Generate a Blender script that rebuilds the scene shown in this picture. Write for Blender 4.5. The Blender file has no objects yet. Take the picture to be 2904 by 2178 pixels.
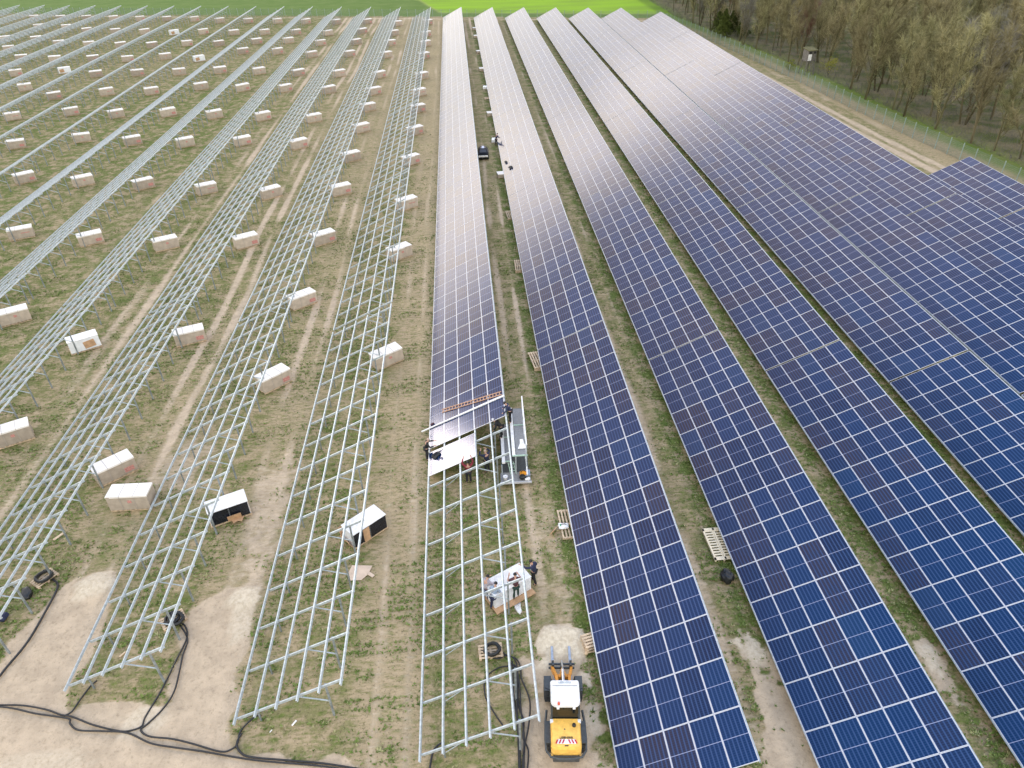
import bpy, bmesh, math, random
import numpy as np
from mathutils import Vector, Matrix
random.seed(7)
rng = np.random.default_rng(7)
R = math.radians
S = bpy.context.scene
C = S.collection

# ------------------------------------------------------------------ camera
cam = bpy.data.objects.new('camera', bpy.data.cameras.new('camera'))
C.objects.link(cam)
CR = Vector((0.99708718, -0.07357575, -0.02009369))
CU = Vector((0.05880316, 0.57379912, 0.81688234))
CF = Vector((0.04857299, 0.81568448, -0.57645424))
CAM = Vector((0, 0, 31.4986))
cam.matrix_world = Matrix(((CR.x, CU.x, -CF.x, 0), (CR.y, CU.y, -CF.y, 0), (CR.z, CU.z, -CF.z, CAM.z), (0, 0, 0, 1)))
cam.data.sensor_width = 36
cam.data.lens = 25.138
cam.data.clip_start = 0.5
cam.data.clip_end = 5000
S.camera = cam

def in_view(x, y, z=0.0, m=0.08):
    d = Vector((x, y, z)) - CAM
    w = d.dot(CF)
    if w < 1: return False
    f = 2027.75 / 2904
    return abs(d.dot(CR) / w * f) < .5 + m and abs(d.dot(CU) / w * f) < .375 + m

# ------------------------------------------------------------------ sun, sky, exposure
SUN_EL, SUN_AZ = 23, 319          # azimuth clockwise from +Y: a veiled sun, low ahead and to the left
sd = Vector((math.sin(R(SUN_AZ)) * math.cos(R(SUN_EL)), math.cos(R(SUN_AZ)) * math.cos(R(SUN_EL)), math.sin(R(SUN_EL))))
sun = bpy.data.objects.new('sun', bpy.data.lights.new('sun', 'SUN'))
C.objects.link(sun)
sun.data.energy = 1.2
sun.data.angle = R(15)
sun.data.color = (1, .95, .88)
sun.rotation_euler = sd.to_track_quat('Z', 'Y').to_euler()
S.view_settings.view_transform = 'Standard'
S.view_settings.look = 'None'
S.view_settings.gamma = 1
S.view_settings.use_curve_mapping = False
S.view_settings.exposure = 0.0

class NT:
    """small helper for building node trees"""
    def __init__(s, tree): s.t = tree; s.n = tree.nodes; s.l = tree.links
    def new(s, typ, **kw):
        n = s.n.new(typ)
        for k, v in kw.items(): setattr(n, k, v)
        return n
    def put(s, sock, v):
        if isinstance(v, bpy.types.NodeSocket): s.l.new(v, sock)
        elif v is not None: sock.default_value = v
    def m(s, op, a, b=None, c=None, clamp=False):
        n = s.new('ShaderNodeMath', operation=op, use_clamp=clamp)
        for i, v in enumerate((a, b, c)):
            if v is not None: s.put(n.inputs[i], v)
        return n.outputs[0]
    def step(s, x, lo, hi):
        n = s.new('ShaderNodeMapRange', interpolation_type='SMOOTHSTEP')
        s.put(n.inputs[0], x); n.inputs[1].default_value = lo; n.inputs[2].default_value = hi
        return n.outputs[0]
    def mix(s, f, a, b, blend='MIX'):
        n = s.new('ShaderNodeMix', data_type='RGBA', blend_type=blend)
        s.put(n.inputs[0], f)
        for i, v in ((6, a), (7, b)):
            s.put(n.inputs[i], (*v, 1) if isinstance(v, tuple) and len(v) == 3 else v)
        return n.outputs[2]
    def noise(s, vec, scale, detail=3, rough=.55, stretch=None):
        if stretch:
            mp = s.new('ShaderNodeMapping'); s.put(mp.inputs[0], vec); mp.inputs[3].default_value = stretch; vec = mp.outputs[0]
        n = s.new('ShaderNodeTexNoise'); s.put(n.inputs['Vector'], vec)
        n.inputs['Scale'].default_value = scale; n.inputs['Detail'].default_value = detail; n.inputs['Roughness'].default_value = rough
        return n.outputs[0]

W = bpy.data.worlds.new('World'); S.world = W; W.use_nodes = True
t = NT(W.node_tree)
bg = t.n['Background']
sky = t.new('ShaderNodeTexSky', sky_type='NISHITA', sun_disc=False)
sky.sun_elevation = R(SUN_EL); sky.sun_rotation = R(SUN_AZ)
sky.air_density = 1.2; sky.dust_density = 2.0
tc = t.new('ShaderNodeTexCoord')
sp = t.new('ShaderNodeSeparateXYZ'); t.put(sp.inputs[0], tc.outputs['Generated'])
X, Y, Z = sp.outputs
# overcast: a bright bank of cloud lying along the far horizon, greyer and bluer cloud overhead, plus an unseen bright lobe added behind and left to light the ground
nz = t.noise(tc.outputs['Generated'], 4.0, 5, .6)
nz2 = t.noise(tc.outputs['Generated'], 1.6, 3, .5)
edge = t.m('ADD', Z, t.m('MULTIPLY', t.m('SUBTRACT', nz, .5), .11))
edge = t.m('SUBTRACT', edge, t.m('MULTIPLY', t.m('ADD', X, .3), .27))
bank = t.m('SUBTRACT', 1, t.step(edge, .27, .375))
back = t.step(t.m('ADD', t.m('MULTIPLY', Y, -1), t.m('MULTIPLY', X, -.35)), -.25, .6)
cloud = t.mix(t.step(nz2, .35, .65), (7.2, 6.3, 6.4), (9.8, 8.7, 8.7))
cloud = t.mix(t.step(Z, .60, .86), cloud, (2.3, 6.4, 14.5))
lift = t.m('ADD', 1, t.m('MULTIPLY', t.step(X, -.12, .16), .7))
vm = t.new('ShaderNodeVectorMath', operation='SCALE'); t.put(vm.inputs[0], cloud); t.put(vm.inputs['Scale'], lift); cloud = t.mix(t.step(Z, .6, .85), vm.outputs[0], cloud)
left = t.mix(t.step(edge, .10, .25), (21.0, 19.7, 17.6), (46.0, 41.0, 34.5))
right = t.mix(t.step(edge, .20, .27), (19.4, 18.3, 17.0), (44.0, 39.5, 34.0))
bankc = t.mix(t.step(X, -.22, -.04), left, right)
cloud = t.mix(bank, cloud, bankc)
cloud = t.mix(t.m('MULTIPLY', back, .95), cloud, (24.0, 23.4, 22.4))
final = t.mix(.93, sky.outputs[0], cloud)
t.put(bg.inputs[0], final)
bg.inputs[1].default_value = 0.10

# ------------------------------------------------------------------ object helpers
def tag(o, label=None, cat=None, group=None, kind=None):
    if label: o['label'] = label
    if cat: o['category'] = cat
    if group: o['group'] = group
    if kind: o['kind'] = kind
    return o
def empty(name, loc, rz=0.0, label=None, cat=None, group=None):
    o = bpy.data.objects.new(name, None); C.objects.link(o)
    o.location = loc; o.rotation_euler = (0, 0, rz); o.empty_display_size = .3
    return tag(o, label, cat, group)
def link(name, me, parent=None, loc=None, rot=None):
    o = bpy.data.objects.new(name, me); C.objects.link(o)
    if parent: o.parent = parent
    if loc is not None: o.location = loc
    if rot is not None: o.rotation_euler = rot
    return o
ORD = ['zeroth', 'first', 'second', 'third', 'fourth', 'fifth', 'sixth', 'seventh', 'eighth', 'ninth', 'tenth', 'eleventh', 'twelfth', 'thirteenth', 'fourteenth', 'fifteenth', 'sixteenth', 'seventeenth', 'eighteenth', 'nineteenth', 'twentieth']

class MB:
    """collects boxes, beams, tubes and loose faces into one mesh"""
    def __init__(s): s.v = []; s.f = []; s.mi = []; s.sm = []; s.cur = 0; s.smooth = False
    def mat(s, i): s.cur = i; return s
    def add(s, vs, fs):
        b = len(s.v); s.v += [tuple(v) for v in vs]
        for f in fs: s.f.append([b + i for i in f]); s.mi.append(s.cur); s.sm.append(s.smooth)
    def box(s, c, d, rz=0.0, rx=0.0, ry=0.0, bev=0.0):
        h = [x / 2 for x in d]
        M = Matrix.Rotation(rz, 3, 'Z') @ Matrix.Rotation(ry, 3, 'Y') @ Matrix.Rotation(rx, 3, 'X')
        if bev <= 0:
            vs = [(sx * h[0], sy * h[1], sz * h[2]) for sz in (-1, 1) for sy in (-1, 1) for sx in (-1, 1)]
            fs = [(0, 2, 3, 1), (4, 5, 7, 6), (0, 1, 5, 4), (2, 6, 7, 3), (0, 4, 6, 2), (1, 3, 7, 5)]
        else:
            bm = bmesh.new(); bmesh.ops.create_cube(bm, size=1)
            for v in bm.verts: v.co = Vector((v.co.x * d[0], v.co.y * d[1], v.co.z * d[2]))
            bmesh.ops.bevel(bm, geom=bm.edges[:], offset=bev, segments=2, affect='EDGES', profile=.6)
            vs = [tuple(v.co) for v in bm.verts]; fs = [[v.index for v in f.verts] for f in bm.faces]; bm.free()
        s.add([Vector(c) + M @ Vector(v) for v in vs], fs); return s
    def beam(s, a, b, w, h, up=(0, 0, 1)):
        a = Vector(a); b = Vector(b); d = (b - a).normalized(); up = Vector(up)
        x = d.cross(up)
        if x.length < 1e-3: x = d.cross(Vector((0, 1, 0)))
        x.normalize(); z = x.cross(d)
        vs = [p + x * sx * w / 2 + z * sz * h / 2 for p in (a, b) for sz in (-1, 1) for sx in (-1, 1)]
        s.add(vs, [(0, 1, 3, 2), (4, 6, 7, 5), (0, 4, 5, 1), (2, 3, 7, 6), (0, 2, 6, 4), (1, 5, 7, 3)]); return s
    def tube(s, pts, r, n=6, cap=True):
        pts = [Vector(p) for p in pts]; rs = r if isinstance(r, (list, tuple)) else [r] * len(pts)
        vs = []; ref = Vector((0, 0, 1))
        for i, p in enumerate(pts):
            d = (pts[min(i + 1, len(pts) - 1)] - pts[max(i - 1, 0)]).normalized()
            x = d.cross(ref)
            if x.length < .05: x = d.cross(Vector((0, 1, 0)))
            x.normalize(); z = x.cross(d)
            vs += [p + (x * math.cos(2 * math.pi * k / n) + z * math.sin(2 * math.pi * k / n)) * rs[i] for k in range(n)]
        fs = [(i * n + k, i * n + (k + 1) % n, (i + 1) * n + (k + 1) % n, (i + 1) * n + k) for i in range(len(pts) - 1) for k in range(n)]
        if cap: fs += [tuple(range(n))[::-1], tuple(range((len(pts) - 1) * n, len(pts) * n))]
        s.add(vs, fs); return s
    def lathe(s, c, prof, n=20, axis='Z'):
        """prof: list of (radius, height along axis)"""
        vs = []
        for r, h in prof:
            for k in range(n):
                a = 2 * math.pi * k / n; p = (r * math.cos(a), r * math.sin(a), h)
                if axis == 'X': p = (p[2], p[0], p[1])
                elif axis == 'Y': p = (p[0], p[2], p[1])
                vs.append(Vector(c) + Vector(p))
        fs = [(i * n + k, i * n + (k + 1) % n, (i + 1) * n + (k + 1) % n, (i + 1) * n + k) for i in range(len(prof) - 1) for k in range(n)]
        s.add(vs, fs); return s
    def prism(s, poly, z0, z1, top=None):
        """poly: xy outline extruded from z0 to z1, optional second outline for the top"""
        n = len(poly); top = top or poly
        vs = [(x, y, z0) for x, y in poly] + [(x, y, z1) for x, y in top]
        fs = [tuple(range(n))[::-1], tuple(range(n, 2 * n))] + [(i, (i + 1) % n, n + (i + 1) % n, n + i) for i in range(n)]
        s.add(vs, fs); return s
    def mesh(s, name, mats):
        me = bpy.data.meshes.new(name); me.from_pydata(s.v, [], s.f)
        for m in (mats if isinstance(mats, (list, tuple)) else [mats]): me.materials.append(m)
        me.polygons.foreach_set('material_index', s.mi); me.polygons.foreach_set('use_smooth', s.sm)
        bm = bmesh.new(); bm.from_mesh(me); bmesh.ops.recalc_face_normals(bm, faces=bm.faces[:]); bm.to_mesh(me); bm.free()
        me.update(); return me
    def obj(s, name, mats, parent=None, loc=None, rot=None): return link(name, s.mesh(name, mats), parent, loc, rot)

# ------------------------------------------------------------------ materials
def mat(name, col, rough=.6, metal=0.0, var=.12, scale=8.0, col2=None, bump=0.0, spec=.5, objvar=0.0):
    m = bpy.data.materials.new(name); m.use_nodes = True; t = NT(m.node_tree); b = t.n['Principled BSDF']
    tc = t.new('ShaderNodeTexCoord')
    n = t.noise(tc.outputs['Object'], scale, 4, .6)
    c2 = col2 or tuple(max(0, c * (1 - 2 * var)) for c in col)
    c1 = col if col2 else tuple(min(1, c * (1 + var * .5)) for c in col)
    cc = t.mix(t.step(n, .3, .7), c1, c2)
    if objvar:
        oi = t.new('ShaderNodeObjectInfo')
        hs = t.new('ShaderNodeHueSaturation'); t.put(hs.inputs['Color'], cc)
        t.put(hs.inputs['Value'], t.m('ADD', t.m('MULTIPLY', oi.outputs['Random'], objvar * 2), 1 - objvar)); cc = hs.outputs[0]
    t.put(b.inputs['Base Color'], cc)
    b.inputs['Roughness'].default_value = rough; b.inputs['Metallic'].default_value = metal
    b.inputs['Specular IOR Level'].default_value = spec
    if bump:
        bp = t.new('ShaderNodeBump'); bp.inputs['Strength'].default_value = bump; bp.inputs['Distance'].default_value = .02
        t.put(bp.inputs['Height'], t.noise(tc.outputs['Object'], scale * 4, 4)); t.put(b.inputs['Normal'], bp.outputs[0])
    return m
M_GALV = mat('galvanised_steel', (.47, .53, .56), .42, .15, .14, 5.0)
M_POST = mat('galvanised_post', (.30, .34, .36), .5, .3, .2, 3.0)
M_ALU = mat('aluminium_frame', (.60, .61, .65), .35, .15, .05, 2.0)
M_BACK = mat('module_backsheet', (.72, .74, .76), .6)
M_CARD = mat('cardboard', (.44, .375, .305), .85, 0, .09, 1.9, objvar=.2)
M_CARDTOP = mat('cardboard_lid', (.80, .77, .73), .7, 0, .05, 1.2)
M_CARDIN = mat('cardboard_inside', (.52, .33, .19), .85, 0, .12, 3)
M_FILM = mat('white_film', (.80, .83, .87), .45, 0, .05, 2)
M_RED = mat('red_print', (.58, .27, .24), .8, 0, .2, 12)
M_STRAP = mat('black_strap', (.42, .38, .34), .5)
M_WOOD = mat('pallet_wood', (.62, .48, .33), .8, 0, .16, 5, objvar=.12)
M_BLACK = mat('black_plastic', (.016, .018, .02), .45, 0, .2, 6)
M_RUBBER = mat('tyre_rubber', (.035, .038, .042), .8, 0, .25, 9, bump=.4)
M_DARKSTEEL = mat('dark_grey_steel', (.07, .08, .085), .5, .2)
M_STEEL = mat('bare_steel', (.5, .52, .54), .35, .6)
M_YEL = mat('orange_yellow_paint', (.95, .57, .12), .4, 0, .10, 5)
M_ORA = mat('orange_paint', (.62, .26, .03), .45, 0, .12, 6)
M_WHITE = mat('white_paint', (.80, .80, .80), .4, 0, .08, 4)
M_GLASSD = mat('dark_cab_glass', (.012, .016, .018), .08, 0, .2, 1)
M_CELLDARK = mat('dark_cell_face', (.006, .009, .02), .12, 0, .3, 2)
M_GREYDECK = mat('grey_deck_mesh', (.27, .275, .285), .6, .1, .15, 20)
M_MINT = mat('mint_green_trim', (.42, .60, .50), .5)
M_SKIN = mat('skin', (.55, .33, .24), .6, 0, .05)
M_LADDER = mat('red_brown_slats', (.58, .35, .23), .7)

def panel_mat():
    m = bpy.data.materials.new('solar_cell_glass'); m.use_nodes = True; t = NT(m.node_tree); b = t.n['Principled BSDF']
    uv = t.new('ShaderNodeUVMap', uv_map='cell'); s = t.new('ShaderNodeSeparateXYZ'); t.put(s.inputs[0], uv.outputs[0])
    u, v, _ = s.outputs
    at = t.new('ShaderNodeAttribute', attribute_name='rnd'); oi = t.new('ShaderNodeObjectInfo')
    rn = t.m('FRACT', t.m('ADD', at.outputs['Fac'], oi.outputs['Random']))
    rn2 = t.m('FRACT', t.m('MULTIPLY', rn, 17.31)); rn3 = t.m('FRACT', t.m('MULTIPLY', rn, 71.7))
    base = t.mix(t.step(rn, .0, .8), (.0045, .009, .032), (.0028, .018, .066))
    base = t.mix(t.m('MULTIPLY', t.step(rn2, .62, .92), .9), base, (.026, .019, .026))
    base = t.mix(t.m('MULTIPLY', t.step(rn3, .80, 1.0), .9), base, (.004, .028, .085))
    pos = t.new('ShaderNodeNewGeometry')
    base = t.mix(t.m('MULTIPLY', t.step(t.noise(pos.outputs['Position'], .9, 3), .42, .66), .30), base, (.004, .022, .066))
    def lines(x, n, w):
        d = t.m('ABSOLUTE', t.m('SUBTRACT', t.m('FRACT', t.m('MULTIPLY', x, n)), .5))
        return t.step(d, .5 - w * 1.7, .5 - w * .5)
    base = t.mix(t.m('MULTIPLY', lines(u, 6, .15), .62), base, (.042, .080, .19))
    base = t.mix(t.m('MULTIPLY', lines(v, 24, .10), .34), base, (.034, .066, .155))
    mid = t.m('LESS_THAN', t.m('ABSOLUTE', t.m('SUBTRACT', v, .5)), .0062)
    base = t.mix(mid, base, (.26, .29, .42))
    t.put(b.inputs['Base Color'], base)
    b.inputs['Roughness'].default_value = .13
    b.inputs['IOR'].default_value = 1.5
    b.inputs['Specular Tint'].default_value = (.94, .86, 1.0, 1)      # anti-reflective coating: violet cast
    return m
M_CELL = panel_mat()

def foliage_mat(name, cols, attr='tint', rough=.8):
    m = bpy.data.materials.new(name); m.use_nodes = True; t = NT(m.node_tree); b = t.n['Principled BSDF']
    at = t.new('ShaderNodeAttribute', attribute_name=attr); oi = t.new('ShaderNodeObjectInfo')
    cr = t.new('ShaderNodeValToRGB'); el = cr.color_ramp.elements
    while len(el) < len(cols): el.new(.5)
    for i, c in enumerate(cols): el[i].position = i / (len(cols) - 1); el[i].color = (*c, 1)
    t.put(cr.inputs[0], at.outputs['Fac'])
    hs = t.new('ShaderNodeHueSaturation'); t.put(hs.inputs['Color'], cr.outputs[0])
    t.put(hs.inputs['Value'], t.m('ADD', t.m('MULTIPLY', oi.outputs['Random'], .55), .72))
    t.put(hs.inputs['Hue'], t.m('ADD', t.m('MULTIPLY', t.m('FRACT', t.m('MULTIPLY', oi.outputs['Random'], 13.7)), .035), .483))
    t.put(b.inputs['Base Color'], hs.outputs[0]); b.inputs['Roughness'].default_value = rough
    b.inputs['Specular IOR Level'].default_value = .15
    return m

# ------------------------------------------------------------------ site layout
TILT = .44177; ST, CT = math.sin(TILT), math.cos(TILT)
X1, PIT, ZL = -3.4473, 8.46263, .56
MW, SLOPE = 1.145, 5.725
def xlow(r): return X1 + PIT * (r - 1)
def start(k, r):
    if k == 0: return 16.07 - 2.378 * (r - 1)
    return 50.92 + 34.22 * (k - 1) + (r - 1) * (-2.378 + .0236 * k)
def on_plane(s, n=0.0): return (s * CT - n * ST, s * ST + n * CT)     # local x, z at slope distance s and height n over the plane
def fence_x(y): return float(np.interp(y, [40, 55, 75, 88, 100, 115, 137, 160, 187, 211], [69.8, 68.6, 66.6, 65.5, 64.3, 63.3, 62.2, 60.2, 57.6, 54.0]))
def far_y(x): return 225.5 - .262 * x

# ------------------------------------------------------------------ ground
def pip(px, py, poly):
    ins = np.zeros(px.shape, bool); n = len(poly)
    for i in range(n):
        (x1, y1), (x2, y2) = poly[i], poly[i - 1]
        if y1 == y2: continue
        c = (y1 > py) != (y2 > py)
        ins ^= c & (px < (x2 - x1) * (py - y1) / (y2 - y1) + x1)
    return ins
def sstep(x, a, b):
    q = np.clip((x - a) / (b - a), 0, 1); return q * q * (3 - 2 * q)
def vnoise(x, y, sc, seed):
    g = np.random.default_rng(seed).random((256, 256)); x = x * sc + 1000; y = y * sc + 1000
    xi = np.floor(x).astype(int); yi = np.floor(y).astype(int); fx = x - xi; fy = y - yi
    fx = fx * fx * (3 - 2 * fx); fy = fy * fy * (3 - 2 * fy)
    a = g[xi % 256, yi % 256]; b = g[(xi + 1) % 256, yi % 256]; c = g[xi % 256, (yi + 1) % 256]; d = g[(xi + 1) % 256, (yi + 1) % 256]
    return (a * (1 - fx) + b * fx) * (1 - fy) + (c * (1 - fx) + d * fx) * fy
SOIL_POLY = [(-24.3, 26.2), (-23.3, 28.3), (-20.8, 28.2), (-20.1, 24.5), (-20.5, 23.3), (-20.9, 21.6), (-20.5, 20.3), (-17.8, 20.1), (-15.5, 20.05), (-15.8, 22.7), (-16, 24.6),
             (-14.6, 26.9), (-12.5, 26.6), (-12.4, 22.6), (-12.2, 19.9), (-12.2, 18.7), (-11.7, 17.7), (-10.0, 16.9), (-6.2, 16.4), (-4, 15.2), (2, 14.6), (4.6, 15), (6, 10), (-70, 10), (-70, 22), (-24.9, 22.4)]
def masks(x, y):
    wx = (vnoise(x, y, .7, 41) - .5) * 1.1; wy = (vnoise(x, y, .7, 42) - .5) * 1.1
    bare = sum(pip(x + wx + i * .22, y + wy + j * .22, SOIL_POLY).astype(float) for i in (-1, 0, 1) for j in (-1, 0, 1)) / 9
    u = np.mod(x - X1, PIT); ri = np.floor((x - X1) / PIT)
    wob = (vnoise(x, y, .05, 3) - .5) * .7
    jit = np.sin(ri * 12.9) * .3
    tr = 0
    for c0, wd, st in ((6.1, .42, .75), (7.6, .42, .8), (6.85, .9, .25)):
        tr = np.maximum(tr, st * np.exp(-((u - c0 - jit - wob) / wd) ** 2))
    tr = tr * (.35 + .9 * vnoise(x, y * .35, .55, 27)) * np.clip(.45 + .9 * vnoise(x, y, .07, 5) * (0.7 + .5 * np.sin(ri * 7.7)), 0, 1.1)
    fade = 1 - sstep(-x, 26, 60) * .8
    inside = (x < 62) & (y < far_y(x) - 1) & (y > 5)
    tr = np.where(inside, tr * fade, 0) * np.where(x > 4, .75 * (1 - .9 * sstep(u, 7.3, 8.0)), 1)
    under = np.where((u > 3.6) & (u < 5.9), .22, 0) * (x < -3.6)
    bare = np.maximum(bare, np.maximum(tr, under * vnoise(x, y, .2, 8) * inside))
    # vehicle traffic next to the last empty frame and patches of bare soil between the near ends of the panelled rows
    def blob(cx, cy, rx, ry, s):
        d = ((x - cx) / rx) ** 2 + ((y - cy) / ry) ** 2 + (vnoise(x, y, 1.1, 9) - .5) * 1.1 + (vnoise(x, y, 3.1, 10) - .5) * .8; return s * (1 - sstep(d, .55, 1.2))
    for q in ((2.9, 17, 2.0, 4.6, .75), (13.3, 15.6, 1.5, 4.0, .95), (12.8, 20.6, .7, 1.2, .6), (21.4, 18.6, .7, 1.7, .75), (3.9, 27, .7, 6, .4), (-19.8, 37.5, 2.0, 3, .45), (-13.2, 33, 1.3, 6, .5)): bare = np.maximum(bare, blob(*q))
    fx = np.interp(y, [40, 55, 75, 88, 100, 115, 137, 160, 187, 211], [69.8, 68.6, 66.6, 65.5, 64.3, 63.3, 62.2, 60.2, 57.6, 54.0])
    ft = fx - x
    per = np.maximum(.95 * np.exp(-((ft - 5.9) / .7) ** 2), .85 * np.exp(-((ft - 3.9) / .6) ** 2)) * (y > 60) * (y < 150)
    per = np.maximum(per, .6 * vnoise(x, y, .35, 44) * np.exp(-((ft - 1.0) / 1.2) ** 2) * (y > 60) * (y < 150))
    bare = np.maximum(bare, per)
    bare = np.maximum(bare, .8 * np.exp(-((y - far_y(x) + 3.0) / 1.3) ** 2) * (x < 60) * (.4 + .6 * vnoise(x, y, .1, 12)))
    sand = np.zeros_like(x)
    for q in ((3.4, 21.75, 1.3, .85, 1), (2.7, 20.6, .6, .5, .8), (4.4, 19.6, .35, .5, .7), (4.35, 17.6, .2, 1.5, .5), (-21.6, 27.6, 1.3, .9, .7), (-13.2, 26.0, .9, .9, .7), (-13.1, 24.5, .6, 1.4, .5), (13.0, 20.7, .7, .8, .7), (12.3, 20.9, .4, .5, .8), (21.3, 19.2, .5, .9, .6), (-16.2, 19.3, 1.0, .9, .55), (-20.0, 17.5, 2.6, .7, .35), (-9, 15.6, 2.5, .5, .5)): sand = np.maximum(sand, blob(*q))
    bare = np.maximum(bare, sand)
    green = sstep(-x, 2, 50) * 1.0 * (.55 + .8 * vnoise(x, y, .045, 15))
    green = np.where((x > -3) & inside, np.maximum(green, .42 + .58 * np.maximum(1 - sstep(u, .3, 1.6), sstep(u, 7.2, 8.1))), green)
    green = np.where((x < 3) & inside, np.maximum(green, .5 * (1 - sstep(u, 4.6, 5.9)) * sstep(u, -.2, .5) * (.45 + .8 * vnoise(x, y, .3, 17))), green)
    forest = sstep(x - fx, 5.5, 10) * (y > 40) * (y < 420)
    forest = np.maximum(forest, sstep(x, 70, 82) * (y < 330))
    strip = np.clip(sstep(x - fx, 2.0, 4.0) * (1 - sstep(x - fx, 5.5, 10)) * (.6 + .4 * vnoise(x, y, .2, 46)), 0, 1) * (y < 260)
    beyond = (y > far_y(x) + 1.0)
    yy = y - far_y(x)
    crop = beyond * sstep(yy, 7.5, 9.5) * sstep(x - (-2.2 - .26 * yy), -1, 1) * (1 - forest)
    meadow = beyond * (1 - crop) * (1 - forest)
    return bare * (1 - forest), np.clip(green, 0, 1), forest, crop, meadow, strip, sand

def build_ground():
    gx = np.unique(np.concatenate([np.array([-3000, -1500, -800, -400, -250, -190]), np.arange(-165, -62, 1.0), np.arange(-62, -30, .55), np.arange(-30, 26, .3), np.arange(26, 90, .7), np.arange(90, 200, 5), np.array([220, 260, 330, 450, 800, 1500, 3000])]).round(3))
    gy = np.unique(np.concatenate([np.array([-1500, -600, -200, -60, -10, 5]), np.arange(10, 64, .3), np.arange(64, 130, .8), np.arange(130, 262, 1.5), np.arange(262, 340, 6), np.array([360, 420, 600, 1000, 2000, 3500])]).round(3))
    XX, YY = np.meshgrid(gx, gy); x, y = XX.ravel(), YY.ravel()
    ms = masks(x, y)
    near = ((x > -40) & (x < 30) & (y > 10) & (y < 66)).astype(float)
    z = ((vnoise(x, y, .8, 21) - .5) * .07 + (vnoise(x, y, 2.2, 22) - .5) * .04) * near - .02
    tr = ms[0] * near; z -= tr * .035 * (1 - ms[6])
    z += ms[6] * near * (.02 + .10 * vnoise(x, y, 1.4, 23) + .06 * vnoise(x, y, 4, 26))
    for cx, cy, r, h in ((3.4, 22.15, .8, .32), (-21.6, 27.5, 1.3, .3), (-13.2, 25.9, .9, .32)): z += h * np.exp(-(((x - cx) / r) ** 2 + ((y - cy) / (r * .7)) ** 2)) * (.6 + .8 * vnoise(x, y, 1.7, 24))
    nx, ny = len(gx), len(gy); n = nx * ny
    idx = np.arange(n).reshape(ny, nx)
    q = np.stack([idx[:-1, :-1], idx[:-1, 1:], idx[1:, 1:], idx[1:, :-1]], -1).reshape(-1, 4)
    me = bpy.data.meshes.new('ground'); me.vertices.add(n); me.vertices.foreach_set('co', np.stack([x, y, z], -1).ravel())
    me.loops.add(q.size); me.loops.foreach_set('vertex_index', q.ravel().astype(np.int32))
    me.polygons.add(len(q)); me.polygons.foreach_set('loop_start', np.arange(0, q.size, 4, dtype=np.int32)); me.polygons.foreach_set('loop_total', np.full(len(q), 4, np.int32))
    me.polygons.foreach_set('use_smooth', np.ones(len(q), bool)); me.update()
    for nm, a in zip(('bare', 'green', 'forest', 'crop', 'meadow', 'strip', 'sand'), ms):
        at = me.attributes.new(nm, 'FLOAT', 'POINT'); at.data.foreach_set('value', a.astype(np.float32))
    m = bpy.data.materials.new('ground_soil_and_grass'); m.use_nodes = True; t = NT(m.node_tree); b = t.n['Principled BSDF']
    g = t.new('ShaderNodeNewGeometry').outputs['Position']
    A = lambda k: t.new('ShaderNodeAttribute', attribute_name=k).outputs['Fac']
    n1 = t.noise(g, .22, 4, .6); n2 = t.noise(g, 1.1, 5, .65); n3 = t.noise(g, 5.0, 4, .65); n4 = t.noise(g, 2.6, 4, .7, (.55, 1.75, 1)); n5 = t.noise(g, 14, 3, .6)
    soil = t.mix(t.step(n2, .3, .7), (.55, .44, .315), (.42, .335, .24))
    soil = t.mix(t.m('MULTIPLY', t.step(n3, .52, .72), .45), soil, (.24, .19, .125))
    soil = t.mix(t.m('MULTIPLY', t.step(n5, .62, .72), .35), soil, (.5, .43, .34))
    soil = t.mix(t.m('MULTIPLY', t.step(t.noise(g, 3.3, 4, .7), .55, .75), .5), soil, (.26, .21, .15))
    soil = t.mix(A('sand'), soil, t.mix(t.step(n3, .3, .7), (.70, .62, .48), (.52, .44, .32)))
    dry = t.mix(t.step(n4, .32, .68), (.43, .335, .215), (.315, .25, .145))
    dry = t.mix(t.m('MULTIPLY', t.step(n1, .4, .65), .5), dry, (.305, .24, .15))
    dry = t.mix(t.m('MULTIPLY', t.step(n5, .55, .75), .5), dry, (.46, .37, .25))
    n6 = t.noise(g, .75, 4, .75)
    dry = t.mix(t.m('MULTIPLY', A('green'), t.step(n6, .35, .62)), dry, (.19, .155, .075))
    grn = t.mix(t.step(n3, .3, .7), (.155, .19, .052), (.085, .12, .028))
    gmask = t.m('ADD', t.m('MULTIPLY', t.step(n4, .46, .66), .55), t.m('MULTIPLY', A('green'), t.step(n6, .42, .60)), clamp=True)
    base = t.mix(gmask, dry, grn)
    base = t.mix(t.m('MULTIPLY', t.step(t.noise(g, 3.2, 3, .7, (.8, 1.6, 1)), .56, .70), .45), base, (.075, .09, .025))
    base = t.mix(t.m('MULTIPLY', t.step(t.noise(g, 7.5, 3, .65), .56, .68), .6), base, (.07, .06, .032))
    base = t.mix(t.m('MULTIPLY', t.step(t.noise(g, 9.0, 3, .65, (1.3, .8, 1)), .58, .70), .4), base, (.44, .36, .24))
    bm = t.step(t.m('ADD', t.m('MULTIPLY', A('bare'), 1.25), t.m('MULTIPLY', t.m('SUBTRACT', n4, .5), 1.1)), .32, .72)
    base = t.mix(bm, base, soil)
    meadow = t.mix(t.step(n1, .3, .7), (.12, .18, .046), (.09, .155, .03))
    base = t.mix(A('meadow'), base, meadow)
    crop = t.mix(t.step(t.noise(g, .09, 4, .6, (.35, 1.6, 1)), .35, .65), (.215, .37, .022), (.175, .285, .03))
    base = t.mix(A('crop'), base, crop)
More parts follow.
